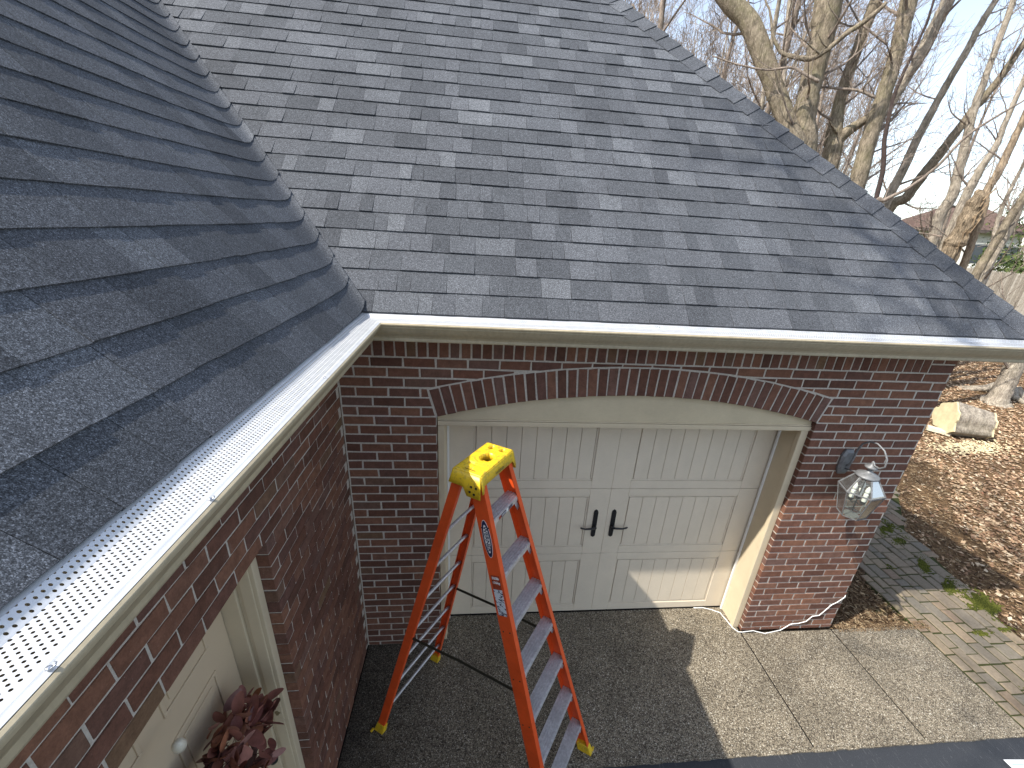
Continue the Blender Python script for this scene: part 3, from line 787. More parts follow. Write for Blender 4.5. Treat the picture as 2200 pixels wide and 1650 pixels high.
for i in range(6):
    m = MB(); L_ = 0.034; W_ = 0.0165 + .003 * (i % 3); cu = U(-.3, .35); vs = []
    for j in range(7):
        t = j / 6; w = W_ * math.sin(math.pi * min(1, t * .93 + .03)) ** .65
        for s_ in (-1, 0, 1): vs.append((w * s_, t * L_ * 2, abs(s_) * w * .25 + cu * (t - .3) ** 2 * L_))
    fs = [(3 * j + k, 3 * j + k + 1, 3 * j + k + 4, 3 * j + k + 3) for j in range(6) for k in (0, 1)]
    m.add(vs, fs); lms.append(m.mesh('leaf', ML, True))
for k in range(210):
    a = U(0, 2 * math.pi) if k > 110 else U(0.1, 2.9)
    r = rr + random.gauss(0, .035)
    p = Vector((U(-.05, .085), math.cos(a) * r, math.sin(a) * r))
    d = Vector((U(-.2, 1.0), math.cos(a) * U(-.2, 1.1) + U(-.7, .7), math.sin(a) * U(-.2, 1.1) + U(-.5, .9))).normalized()
    q = d.to_track_quat('Y', 'Z').to_euler(); o = link('leaf', random.choice(lms), wreath, loc=p)
    q.rotate_axis('Y', U(-1.3, 1.3)); o.rotation_euler = q; s_ = U(.8, 1.45); o.scale = (s_, s_, s_)
for (px, py, xx, colr, nm) in ((385, 1602, -0.09, (0.60, 0.56, 0.45), 'cream oval pod'), (588, 1632, -0.11, (0.022, 0.024, 0.022), 'blackish oval pod')):
    p = on_plane(px, py, 0, xx); m = MB()
    prof = [(0.0, -.026)] + [(0.0165 * math.sin(math.pi * (i / 10)) ** .8, -.026 * math.cos(math.pi * i / 10)) for i in range(1, 10)] + [(0.0, .026)]
    m.lathe([(max(r, .0004), h) for r, h in prof], (0, 0, 0), 14)
    o = link('pod', m.mesh('pod', mat_flat(nm.replace(' ', '_'), colr, 0.35, 0, 0.5, 0.15, 60), True), wreath, loc=p - wc, label=nm); o.rotation_euler = (.3, .25, 0); o.scale = (1.3, 1.3, 1.3)

# ------------------------------------------------------------------ lantern
LX, LY = 3.742, -0.19
lantern = thing('wall_lantern', 'weathered grey coach lantern with clear glass panes on the right brick pier', 'lantern', (LX, LY, 1.67))
MZ = mat_flat('weathered_zinc', (0.19, 0.195, 0.20), 0.55, 0.35, 0.4, 0.35, 45)
gt = NT('bevelled_glass'); gt.out((0.90, 0.93, 0.90), 0.06, 0, 0.6); gt.b.inputs['Transmission Weight'].default_value = 0.0
tr = gt.new('ShaderNodeBsdfTransparent'); tr.inputs[0].default_value = (0.86, 0.89, 0.83, 1); gl = gt.new('ShaderNodeBsdfGlossy'); gl.inputs['Roughness'].default_value = 0.22; gl.inputs[0].default_value = (.5, .5, .5, 1)
fr_ = gt.new('ShaderNodeFresnel'); fr_.inputs[0].default_value = 1.30; mx = gt.new('ShaderNodeMixShader')
gt.l.new(fr_.outputs[0], mx.inputs[0]); gt.l.new(tr.outputs[0], mx.inputs[1]); gt.l.new(gl.outputs[0], mx.inputs[2])
mx2 = gt.new('ShaderNodeMixShader'); mx2.inputs[0].default_value = 0.045; gt.l.new(mx.outputs[0], mx2.inputs[1]); gt.l.new(gt.b.outputs[0], mx2.inputs[2]); gt.l.new(mx2.outputs[0], gt.n['Material Output'].inputs[0])
MG = gt.m
b = MB(); bx = -0.035 ; by = 0.168
out = [(-.05, -.06), (-.03, -.105), (.03, -.105), (.05, -.06), (.05, .06), (.03, .105), (-.03, .105), (-.05, .06)]
n = 8; b.add([(bx + x, by + .018, .155 + z) for x, z in out] + [(bx + x, by + .004, .155 + z) for x, z in out] + [(bx + x * .72, by - .012, .155 + z * .8) for x, z in out],
      [(i, n + i, n + (i + 1) % n, (i + 1) % n)[::-1] for i in range(n)] + [(n + i, 2 * n + i, 2 * n + (i + 1) % n, n + (i + 1) % n)[::-1] for i in range(n)] + [tuple(2 * n + i for i in range(n))])
b.build('backplate', MZ, lantern)
b = MB()
arm = [(bx, .16, .13), (bx, .135, .15), (bx + .0, .125, .20), (bx + .005, .125, .28), (bx + .01, .11, .345), (bx + .018, .07, .385), (bx + .025, .015, .395), (bx + .032, -.045, .37), (bx + .036, -.085, .32), (bx + .038, -.09, .265), (bx + .036, -.06, .235), (bx + .034, -.02, .235), (.0, -.005, .255)]
pts = []
for i in range(len(arm) - 1):
    for k in range(3): pts.append(Vector(arm[i]).lerp(Vector(arm[i + 1]), k / 3))
pts.append(Vector(arm[-1])); b.tube(pts, [.0085 if i < 12 else .0065 for i in range(len(pts))], 6)
b.tube([(bx, .16, .105), (bx + .02, .09, .12), (.005, .02, .15), (0, 0, .16)], .006, 6)
b.build('arm', MZ, lantern, smooth=True)
b = MB(); b.lathe([(0.004, .262), (0.010, .250), (.008, .238), (.038, .222), (.042, .214), (.040, .208), (.016, .196), (.014, .182), (.036, .168), (.072, .150), (.078, .142), (.076, .134), (.05, .132)], (0, 0, 0), 24)
b.build('cap', MZ, lantern, smooth=True)
NS = 6; z1, z2, z3, r1, r2, r3 = 0.138, 0.020, -0.198, 0.066, 0.147, 0.092
def hexp(r, z, i): a = R_(60 * i + 12); return Vector((r * math.cos(a), r * math.sin(a), z))
b = MB()
for i in range(NS):
    b.bar(hexp(r1, z1, i), hexp(r2, z2, i), .008, .008); b.bar(hexp(r2, z2, i), hexp(r3, z3, i), .005, .005)
    b.bar(hexp(r2, z2, i), hexp(r2, z2, i + 1), .007, .010); b.bar(hexp(r3, z3, i), hexp(r3, z3, i + 1), .006, .006); b.bar(hexp(r1, z1, i), hexp(r1, z1, i + 1), .006, .008)
b.lathe([(0.058, z3 - .001), (.060, z3 - .008), (.03, z3 - .02), (.010, z3 - .03), (.004, z3 - .04)], (0, 0, 0), 6, rot=R_(12))
b.build('frame', MZ, lantern)
for i in range(NS):
    for (ra, za, rb, zb2) in ((r1, z1, r2, z2), (r2, z2, r3, z3)):
        m = MB(); q = [hexp(ra, za, i) * 0.985, hexp(ra, za, i + 1) * .985, hexp(rb, zb2, i + 1) * .985, hexp(rb, zb2, i) * .985]
        for v, z in zip(q, (za, za, zb2, zb2)): v.z = z
        m.add(q, [(0,1,2,3)]); c = sum(q, Vector()) / 4
        q2 = [c + (v - c) * .82 - Vector((c.x, c.y, 0)).normalized() * -.002 for v in q]
        m.v = []; m.f = []; m.m = []; m.add(q + q2, [(0,1,5,4),(1,2,6,5),(2,3,7,6),(3,0,4,7),(4,5,6,7)])
        m.build('glass_pane', MG, lantern)
MWH = mat_flat('white_candle_sleeve', (0.8, 0.8, 0.78), 0.4, 0, 0.4)
for k in range(3):
    a = R_(120 * k + 40); m = MB(); cx_, cy_ = .045 * math.cos(a), .045 * math.sin(a)
    m.lathe([(.015, -.055), (.015, .005), (.010, .01)], (cx_, cy_, 0), 12); m.lathe([(.016, -.078), (.018, -.056)], (cx_, cy_, 0), 12, 1); m.tube([(cx_, cy_, -.078), (cx_ * .6, cy_ * .6, -.10), (0, 0, -.09)], .004, 5, 1)
    m.lathe([(.010, .011), (.016, .028), (.013, .05), (.003, .07)], (cx_, cy_, 0), 10, 0)
    m.build('candle_socket', [MWH, MBLK], lantern, smooth=False)
b = MB(); b.tube([(0, 0, -.17), (0, 0, .13)], .005, 6); b.build('centre_rod', MBLK, lantern)

# ------------------------------------------------------------------ stepladder
LP_ = dict(x=0.9136, y=-0.7489, a=0.997, H=2.259, df=0.72, dr=0.607, wf=0.600, wr=0.648, cl=0.320, cw=0.158)
ladder = thing('stepladder', 'tall orange fibreglass stepladder with yellow top cap open before the garage door', 'ladder', (LP_['x'], LP_['y'], 0), rz=LP_['a'])
# local frame: x along the steps, -y is the climbing side
MO = NT('orange_fibreglass'); on1 = MO.noise(7, 5, 0.7); on2 = MO.noise(90, 3, 0.7)
oc = MO.mix(1.0, (0.74, 0.088, 0.014), MO.ramp(on1, [(0.3, 0.80), (0.7, 1.1)]), 'MULTIPLY'); oc = MO.mix(MO.ramp(on2, [(0.70, 0.0), (0.76, 0.5)]), oc, (0.35, 0.05, 0.03)); MO.bump(on2, .12, .001); MORG = MO.out(oc, 0.42, spec=0.45)
MY = NT('yellow_plastic'); yn = MY.noise(45, 5, 0.75); yc = MY.mix(MY.ramp(yn, [(0.50, 0.0), (0.64, 0.6)]), (0.74, 0.49, 0.02), (0.22, 0.16, 0.05)); MYEL = MY.out(yc, 0.42, spec=0.45)
MA = NT('ribbed_aluminium'); an = MA.noise(60, 4, 0.75); an2 = MA.noise(9, 4, .7); MA.bump(an, .2, .001)
MALU = MA.out(MA.mix(1.0, MA.ramp(an, [(0.35, (0.48, 0.465, 0.46)), (0.6, (0.64, 0.63, 0.625)), (0.75, (0.76, 0.755, 0.75))]), MA.ramp(an2, [(.3, .85), (.7, 1.1)]), 'MULTIPLY'), 0.42, 0.45, 0.5)
MSPR = mat_flat('blackened_steel', (0.045, 0.042, 0.028), 0.5, 0.5, 0.4, 0.3, 50)
MNAVY = mat_flat('navy_print', (0.012, 0.02, 0.07), 0.35); MWP = mat_flat('white_print', (0.78, 0.78, 0.76), 0.4, 0, .4, 0.08, 60); MRED = mat_flat('faded_red_print', (0.34, 0.06, 0.025), 0.5, 0, .3, 0.35, 120)
H = LP_['H']; cl = LP_['cl']; cw = LP_['cw']
ft = {s: (Vector((s * (cl / 2 - .022), -(cw / 2 - .050), H - .03)), Vector((s * LP_['wf'] / 2, -LP_['df'], 0.0))) for s in (-1, 1)}
rt = {s: (Vector((s * (cl / 2 - .020), (cw / 2 - .018), H - .05)), Vector((s * LP_['wr'] / 2, LP_['dr'], 0.0))) for s in (-1, 1)}
def channel(a, b_, outx, fw, web, t=.0035):          # C rail: web faces outward along x, flanges point inward
    a = Vector(a); b_ = Vector(b_); d = (b_ - a).normalized(); ox = Vector((outx, 0, 0)); ox = (ox - d * ox.dot(d)).normalized(); w = d.cross(ox).normalized()
    pr = [(0, -web / 2), (0, web / 2), (-fw, web / 2), (-fw, web / 2 - t), (-t, web / 2 - t), (-t, -web / 2 + t), (-fw, -web / 2 + t), (-fw, -web / 2)]
    m = MB(); m.extrude([ox * p + w * q for p, q in pr], a, b_); return m, ox, w, d
for s in (-1, 1):
    a, b_ = ft[s]; d = (b_ - a).normalized(); m, ox, w, d = channel(a, b_ - d * .03, s, .032, .078)
    rail = m.build('front_rail', MORG, ladder)
    if s == -1: near = (a, b_, ox, w, d)
    m = MB()                                         # rivets
    for t in [0.115 + 0.128 * k for k in range(7)]:
        for q in (-.02, .02): 
            p = a.lerp(b_, t) + w * q + ox * .0005; m.lathe([(.0045, 0), (.0035, .0018), (.001, .0024)], (0, 0, 0), 8)
            nn = 24; 
            for i in range(len(m.v) - nn, len(m.v)): v = Vector(m.v[i]); m.v[i] = tuple(p + w * v.x + d * v.y + ox * v.z)
    m.build('rivets', MSPR, rail, kind='stuff')
    a, b_ = rt[s]; d = (b_ - a).normalized(); m, ox, w, d = channel(a, b_ - d * .03, s, .026, .052); m.build('rear_rail', MORG, ladder)
    for (a, b_), nm in ((ft[s], 'f'), (rt[s], 'r')):
        d = (b_ - a).normalized(); p = b_ - d * .085; yy = -1 if nm == 'f' else 1
        m = MB(); hw = .046 if nm == 'f' else .034
        o0 = Vector((s * .006, 0, 0))
        vs = [p + Vector((-s * .038, -hw, 0)) + o0, p + Vector((0, -hw, 0)) + o0, p + Vector((0, hw, 0)) + o0, p + Vector((-s * .038, hw, 0)) + o0]
        q = Vector((b_.x, b_.y, 0)); 
        vs += [q + Vector((-s * .040, -hw - .004, 0)) + o0, q + Vector((s * .004, -hw - .004, 0)) + o0, q + Vector((s * .004, hw + .004, 0)) + o0, q + Vector((-s * .040, hw + .004, 0)) + o0]
        m.add(vs, [(0,1,5,4),(1,2,6,5),(2,3,7,6),(3,0,4,7),(4,5,6,7),(3,2,1,0)])
        m.box(tuple(q + Vector((min(s * .006, s * .034), yy * (hw + .004) - .002, .0))), tuple(q + Vector((max(s * .006, s * .034), yy * (hw + .004) + .014, .012))))
        bevel(m.build('foot', MYEL, ladder), .004, 2)
# steps
NSTEP = 7
for k in range(NSTEP):
    z = 2.002 - 0.2862 * k; t = (H - .03 - z) / (H - .03)
    pa = ft[-1][0].lerp(ft[-1][1], t); pb = ft[1][0].lerp(ft[1][1], t); x0, x1 = pa.x + .006, pb.x - .006; yc = pa.y
    m = MB(); hw = .040
    pr = [(-hw, -.026), (-hw, 0)]                   # ribbed tread
    nr = 5
    for i in range(nr):
        ya_ = -hw + .003 + (2 * hw - .006) * i / nr; yb_ = -hw + .003 + (2 * hw - .006) * (i + 1) / nr
        pr += [(ya_, -.001), (ya_ + .0015, .003), (yb_ - .0040, .003), (yb_ - .0025, -.001)]
    pr += [(hw, 0), (hw, -.026), (hw - .003, -.026), (hw - .003, -.004), (-hw + .003, -.004), (-hw + .003, -.026)]
    m.extrude([Vector((0, y, zz)) for y, zz in pr], (x0, yc, z), (x1, yc, z))
    st_ = m.build('step', MALU, ladder)
    for sx, xx in ((1, x0), (-1, x1)):               # gusset brace under each end of the tread
        m = MB(); m.bar((xx + sx * .004, yc - hw + .001, z - .085), (xx + sx * .05, yc - hw + .001, z - .014), .003, .022, up=(0, 0, 1))
        m.build('brace', MALU, st_)
    if k == 0:
        for (u0, u1, mt) in ((-.075, -.052, MRED), (-.050, .0, MNAVY), (.001, .022, MWP), (.023, .066, MNAVY)):
            m = MB(); m.box((u0, yc - hw - .0012, z - .023), (u1, yc - hw - .0002, z - .004)); m.build('sticker', mt, ladder)
        me = text_mesh('DANGER', .010, MWP, 'sticker_text'); o = link('sticker_text', me, ladder, loc=(-.025, yc - hw - .0015, z - .013)); o.rotation_euler = (R_(90), 0, 0)
# rear horizontal braces
for k in range(7):
    z = 1.80 - 0.262 * k; t = (H - .05 - z) / (H - .05)
    if z < .2: z = .215; t = (H - .05 - z) / (H - .05)
    pa = rt[-1][0].lerp(rt[-1][1], t); pb = rt[1][0].lerp(rt[1][1], t)
    m = MB(); m.tube([pa + Vector((.004, 0, 0)), pa + Vector((.03, .004, 0)), pb + Vector((-.03, .004, 0)), pb + Vector((-.004, 0, 0))], .0105, 8); m.build('rear_brace', MALU, ladder, smooth=True)
# spreaders
for s in (-1, 1):
    zf_, zr_ = 1.02, 1.00
    pf = ft[s][0].lerp(ft[s][1], (H - .03 - zf_) / (H - .03)) + Vector((-s * .012, 0.03, 0)); pr_ = rt[s][0].lerp(rt[s][1], (H - .05 - zr_) / (H - .05)) + Vector((-s * .012, -.02, 0))
    md = (pf + pr_) / 2 + Vector((0, 0, .012)); m = MB(); m.bar(pf, md, .004, .020); m.bar(md + Vector((0, 0, .001)), pr_, .004, .020)
    for p in (pf, md, pr_): m.lathe([(.009, -.005), (.009, .005)], tuple(p), 8, axis='X')
    m.build('spreader', MSPR, ladder)
# top cap with recess and holes
def cap_mesh():
    m = MB(); hl, hw = cl / 2, cw / 2; zt = H; fl = .018
    holes = [(-.118, .028, .013, .010), (-.118, -.002, .008, .006), (.118, .030, .022, .014), (.120, -.036, .017, .014), (.015, -.006, .044, .033)]
    nx, ny = 64, 32
    idx = {}
    def inside(x, y):
        for i, (hx, hy, rx, ry) in enumerate(holes):
            d = ((x - hx) / rx) ** 2 + ((y - hy) / ry) ** 2
            if d < 1: return i + 1, d
        return 0, 9
    for j in range(ny + 1):
        for i in range(nx + 1):
            x = lerp(-hl, hl, i / nx); y = lerp(-hw, hw, j / ny); z = zt
            ex = max(0, abs(x) - (hl - .008)) / .008; ey = max(0, abs(y) - (hw - .008)) / .008; z -= .005 * (ex * ex + ey * ey) 
            r = math.hypot((x - .0), (y + .002)) 
            if .052 < r < .058: z += .003
            if abs(x + .082) < .003 and y > -.05: z -= .004
            if abs(x - .088) < .003: z -= .004
            if -.076 < x < -.060 and .01 < y < .055: z -= .010
            h, d = inside(x, y)
            if h: z -= .022 if (h == 5 and x < .012) else (.010 if h in (1, 2) else .045)
            m.v.append((x, y, z))
    for j in range(ny):
        for i in range(nx):
            a = j * (nx + 1) + i; q = (a, a + 1, a + nx + 2, a + nx + 1)
            if all(inside(m.v[k][0], m.v[k][1])[0] in (3, 4) or (inside(m.v[k][0], m.v[k][1])[0] == 5 and m.v[k][0] > .008) for k in q): continue
            m.f.append(q); m.m.append(0)
    return m
m = cap_mesh(); hl, hw = cl / 2, cw / 2
def skirt(side, n=24):
    vs = []; 
    for i in range(n + 1):
        t = i / n
        if side in ('f', 'b'):
            sg = -1 if side == 'f' else 1; x = lerp(-hl, hl, t); top = Vector((x, sg * hw, H - .005))
            dp = .058 if .06 < t < .94 else .094
            if side == 'f': bot = Vector((x * 1.045, sg * (hw + .012 * (dp / .06)), H - dp))
            else: bot = Vector((x * 1.045, sg * (hw + .012), H - min(dp, .075)))
            if abs(t - .22) < .03 or abs(t - .78) < .03: bot.z += 0
        else:
            sg = -1 if side == 'l' else 1; y = lerp(-hw, hw, t); top = Vector((sg * hl, y, H - .005))
            dp = .118 if t < .42 else (.118 - (t - .42) * .35 if t < .55 else .072); bot = Vector((sg * (hl + .020), y * 1.16, H - dp))
        vs += [top, top.lerp(bot, .5) + Vector((0, 0, 0)), bot]
    fs = []
    for i in range(n):
        a = 3 * i; fs += [(a, a + 1, a + 4, a + 3), (a + 1, a + 2, a + 5, a + 4)]
    return vs, fs
for sd in 'fblr':
    vs, fs = skirt(sd); m.add(vs, fs)
me = m.mesh('top_cap', MYEL, True); capo = link('top_cap', me, ladder)
sm = capo.modifiers.new('solid', 'SOLIDIFY'); sm.thickness = .003; sm.offset = -1
m = MB()
for (yy, dz) in ((-.062, .065), (-.035, .065), (.055, .06), (-.055, .098), (-.030, .092)):
    for s in (-1, 1): m.lathe([(.0065, 0), (.0065, .003), (.002, .0045)] if s > 0 else [(.0065, 0), (.0065, -.003), (.002, -.0045)], (s * (hl + .013 * dz / .08 + .0025), yy, H - dz), 8, axis='X')
m.build('bolts', mat_flat('dark_bolt', (0.05, 0.045, 0.04), .4, .7), capo, kind='stuff')
m = MB()
for x0 in (-.10, .07): m.box((x0, -(hw + .0045), H - .034), (x0 + .042, -(hw + .002), H - .029))
m.box((-.135, -.030, H - .0002), (-.131, .03, H + .0004)); m.build('slot', MDARK, capo)
me = text_mesh('WERNER', .020, mat_flat('stamped_text', (0.20, 0.15, 0.03), .5), 'cap_text', .0005); o = link('cap_text', me, capo, loc=(.005, -(hw + .0120), H - .044)); o.rotation_euler = (R_(90 - 12), 0, 0)
# oval badge and rating sticker on the near rail
a, b_, ox, w, d = near
def rail_frame(tz):                                  # point on web face at height z
    t = (H - .03 - tz) / (H - .03); return a.lerp(b_, t) + ox * .0008
basis = Matrix((d, ox.cross(d), ox)).transposed()    # local x runs down the rail, z outward
def on_rail(me, name, z, mx=0.0, up_=0.0, par=ladder, q=0.0):
    o = link(name, me, par); mm = basis.to_4x4(); mm.translation = rail_frame(z) + d * mx + ox * up_ + basis.col[1].xyz * q; o.matrix_local = mm; return o
def oval(rx, ry, mat, name):
    m = MB(); n = 36; m.add([(rx * math.cos(2 * math.pi * i / n), ry * math.sin(2 * math.pi * i / n), 0) for i in range(n)] + [(rx * math.cos(2 * math.pi * i / n), ry * math.sin(2 * math.pi * i / n), -.0008) for i in range(n)], [tuple(range(n))] + [(i, n + i, n + (i + 1) % n, (i + 1) % n) for i in range(n)]); return m.mesh(name, mat)
zb_ = 1.915
on_rail(oval(.104, .0245, MWP, 'badge'), 'badge', zb_, up_=.0004); on_rail(oval(.101, .0225, MNAVY, 'badge'), 'badge', zb_, up_=.0008); on_rail(oval(.078, .0150, MWP, 'badge'), 'badge', zb_, up_=.0012)
me = text_mesh('WERNER', .031, MNAVY, 'badge_text', .0003, bold=.0006); 
for v in me.vertices: v.co.x *= 1.12
on_rail(me, 'badge_text', zb_, up_=.0017)
ms = NT('worn_sticker'); wn_ = ms.noise(60, 4, .8); wcx = ms.ramp(ms.noise(24, 2, .5, vec=ms.scale((1, 1, 3))), [(.42, (0.62, 0.66, 0.70)), (.5, (0.03, 0.035, 0.07)), (.58, (0.70, 0.72, 0.74))], 'CONSTANT'); MSTK = ms.out(wcx, .5, spec=.3)
m = MB(); m.box((-.050, -.026, 0), (.030, .026, .0008)); on_rail(m.mesh('sticker', MRED), 'sticker', 1.672)
m = MB(); m.box((.0305, -.026, 0), (.185, .026, .0008), jit=.0004); on_rail(m.mesh('sticker', MSTK), 'sticker', 1.672)
def across(me, z, mx, size):                         # text reading across the rail
    for v in me.vertices: v.co = Vector((-v.co.y, v.co.x, v.co.z))
    for p in me.polygons: pass
    on_rail(me, 'sticker_text', z, mx=mx, up_=.0014)
across(text_mesh('300lb', .019, MWP, 'sticker_text', .0003, bold=.0006), 1.672, -.034, 1); across(text_mesh('136kg', .019, MWP, 'sticker_text', .0003, bold=.0006), 1.672, -.010, 1)

# ------------------------------------------------------------------ cord, paper
pts = [Vector((3.03, 0.268, .006)), Vector((3.12, 0.262, .012)), Vector((3.20, 0.24, .006)), Vector((3.27, 0.20, .006)), Vector((3.285, 0.12, .006)), Vector((3.30, 0.03, .006)), Vector((3.33, -.015, .006)), Vector((3.37, -.02, .007))]
for (px, py) in ((1616, 1352), (1643, 1361), (1676, 1353)): pts.append(on_plane(px, py, 2, .006))
pts[-1].y = min(pts[-1].y, -.015); 
for (px, py) in ((1690, 1346), (1698, 1341), (1716, 1339), (1732, 1335), (1745, 1324), (1760, 1322), (1772, 1312), (1786, 1300), (1800, 1293), (1815, 1283)): pts.append(on_plane(px, py, 1, -.010))
for p in pts[8:]: p.z = max(p.z, .006); p.y = min(p.y, -.010)
pts.append(pts[-1] + Vector((.02, .02, .02)))
sm_ = []
for i in range(len(pts) - 1):
    for k in range(3): sm_.append(pts[i].lerp(pts[i + 1], k / 3) + Vector((0, 0, U(-.0015, .0015))))
b = MB(); b.tube(sm_, .0042, 6)
o = b.build('extension_cord', mat_flat('white_vinyl', (0.80, 0.80, 0.77), .45), smooth=True); o['label'] = 'white cord running along the foot of the right brick pier'; o['category'] = 'cord'
p = on_plane(2195, 1645, 2, -.015); b = MB(); pm = mat_flat('white_paper', (0.75, 0.78, 0.78), .6)
b.add([(0, 0, 0), (.30, -.02, 0), (.30, -.25, .006), (.02, -.22, .0)], [(3, 2, 1, 0)]); b.add([(.03, -.03, .0015), (.27, -.045, .0015), (.27, -.052, .0015), (.03, -.037, .0015)], [(3, 2, 1, 0)], 1)
p1 = on_plane(2155, 1632, 2, -.014); o = link('paper_sheet', b.mesh('paper_sheet', [pm, mat_flat('grey_print', (0.3, 0.42, 0.45), .6)]), None, loc=p1 + Vector((0, 0, .001))); o['label'] = 'white paper sheet lying on the dark asphalt at the right edge'; o['category'] = 'paper'

# ------------------------------------------------------------------ litter: leaves, mulch, moss
MLF = mat_vary('fallen_leaf', [(0.0, (0.17, 0.095, 0.055)), (0.3, (0.29, 0.175, 0.10)), (0.55, (0.40, 0.265, 0.16)), (0.8, (0.50, 0.37, 0.235)), (0.95, (0.60, 0.49, 0.34)), (1.0, (0.25, 0.11, 0.06))], 40, 0.7, 0.2)
MMU = mat_vary('wood_chip', [(0.0, (0.05, 0.032, 0.02)), (0.35, (0.12, 0.076, 0.045)), (0.65, (0.21, 0.145, 0.085)), (0.9, (0.34, 0.25, 0.15)), (1.0, (0.42, 0.34, 0.22))], 60, 0.85, 0.1)
def free(x, y):
    if x < XR + .01: return False
    if y < -.02 and x < 5.15: return False
    if y < -1.0: return False
    if xl(y) - .01 < x < xr(y) + .03 and y < 2.6: return False
    return True
b = MB()
for i in range(76000):
    t = random.random(); r = 4.5 + 17 * t ** 1.25; az = U(R_(18), R_(66)); x, y = CAM.x + r * math.cos(az), CAM.y + r * math.sin(az)
    if not free(x, y): continue
    if x < 5.3 and y < 3: continue
    edge = x - xr(y)
    if y < 3.2 and edge < 0.9 and random.random() < .82: continue
    s = U(.014, .036) * (1 + r * .015); a = U(0, 6.28); z = gz(x, y) + U(.003, .03); tl = U(-.35, .35); tl2 = U(-.35, .35)
    c, s2 = math.cos(a), math.sin(a); w = s * U(.45, .8)
    q = [(-s, 0, s * .25), (0, -w, s * U(-.1, .2)), (s, 0, s * U(.1, .45)), (0, w, s * U(-.1, .2))]
    vs = [(x + u * c - v * s2, y + u * s2 + v * c, z + h + u * tl + v * tl2) for u, v, h in q]
    b.add(vs, [(0, 1, 2), (0, 2, 3)])
o = b.build('fallen_leaves', MLF, kind='stuff'); o['label'] = 'brown leaf litter covering the ground beyond the path'; o['category'] = 'leaves'
b = MB()
def chip(b, x, y, z, L_, w):
    a = U(0, 6.28); c, s2 = math.cos(a), math.sin(a); h = U(.002, .006); tl = U(-.3, .3); q = [(-L_, -w), (L_, -w * U(.4, 1)), (L_, w), (-L_, w * U(.4, 1))]
    b.add([(x + u * c - v * s2, y + u * s2 + v * c, z + u * tl) for u, v in q] + [(x, y, z + h + w)], [(0, 1, 4), (1, 2, 4), (2, 3, 4), (3, 0, 4)])
for i in range(26000):
    if i < 9000: x, y = U(XR + .01, 5.4), U(-.02, 2.6)
    else: x, y = U(5.6, 9.0), U(-1.0, 4.8)
    if not free(x, y): continue
    if i >= 9000 and x - xr(y) > 1.1 + U(0, 1.2): continue
    if i < 9000 and x > xl(y): continue
    chip(b, x, y, gz(x, y) + U(.0, .035) + (.012 if i < 9000 else 0), U(.010, .032), U(.002, .006))
for i in range(900): x = U(XR + .05, 5.3); y = U(-.06, 0.03); chip(b, x, y, .002 if y < -.02 else 0, U(.004, .012), U(.001, .003))
o = b.build('mulch', MMU, kind='stuff'); o['label'] = 'shredded dark bark mulch in the bed between garage and paver path'; o['category'] = 'mulch'
MMS = mat_vary('moss', [(0.0, (0.035, 0.044, 0.010)), (0.5, (0.062, 0.070, 0.014)), (1.0, (0.10, 0.105, 0.022))], 80, 0.95, 0.05)
b = MB()
def mossblob(x, y, z=.001):
    r = U(.006, .016); h = U(.003, .009); n = 5; a0 = U(0, 6); b.add([(x + r * math.cos(a0 + 6.283 * k / n) * U(.7, 1.2), y + r * math.sin(a0 + 6.283 * k / n) * U(.7, 1.2), z) for k in range(n)] + [(x, y, z + h)], [(k, (k + 1) % n, n) for k in range(n)])
for (px, py, rx, ry, n_, ang) in ((1905, 1138, .17, .05, 420, .6), (1935, 1160, .14, .05, 360, .4), (1985, 1215, .20, .05, 520, .8), (2040, 1260, .16, .045, 420, .7), (2098, 1288, .17, .09, 1100, .5), (2125, 1305, .12, .06, 500, .2), (2150, 1350, .12, .03, 120, 0), (2110, 1360, .1, .03, 90, 0), (1850, 1135, .2, .05, 0, 0)):
    c0 = on_plane(px, py, 2, 0)
    for i in range(n_):
        u, v = random.gauss(0, rx * .5), random.gauss(0, ry * .5); x = c0.x + u * math.cos(ang) - v * math.sin(ang); y = c0.y + u * math.sin(ang) + v * math.cos(ang)
        if noise.noise(Vector((x * 9, y * 9, 0))) > -.25: mossblob(x, y)
for i in range(5200):
    x, y = U(5.5, 6.5), U(-1.0, 2.0); q = 0.0
    if xl(y) < x < xr(y) and noise.noise(Vector((x * 3, y * 3, 5))) > .12 and noise.noise(Vector((x * 1.5, y * 1.5, 9))) > 0: mossblob(x, y)
o = b.build('moss', MMS, kind='stuff'); o['label'] = 'green moss patches spreading over the right side of the paver path'; o['category'] = 'moss'
b = MB()
for (cxp, cyp, rad, cnt) in ((1890, 1315, .05, 40), (1950, 1335, .05, 40), (2150, 1362, .09, 60), (1980, 1340, .03, 20)):
    c0 = on_plane(cxp, cyp, 2, 0)
    for i in range(cnt):
        x, y = random.gauss(c0.x, rad), random.gauss(c0.y, rad * .5); a = U(0, 6.28); h = U(.015, .04); b.add([(x, y, -.01), (x + .003, y + .002, -.01), (x + h * .5 * math.cos(a), y + h * .5 * math.sin(a), h)], [(0, 1, 2)])
o = b.build('weeds', mat_vary('weed_green', [(0, (0.08, 0.15, 0.03)), (1, (0.16, 0.24, 0.06))]), kind='stuff'); o['label'] = 'small green weeds sprouting at the edge of the mulch and in paver joints'; o['category'] = 'weeds'

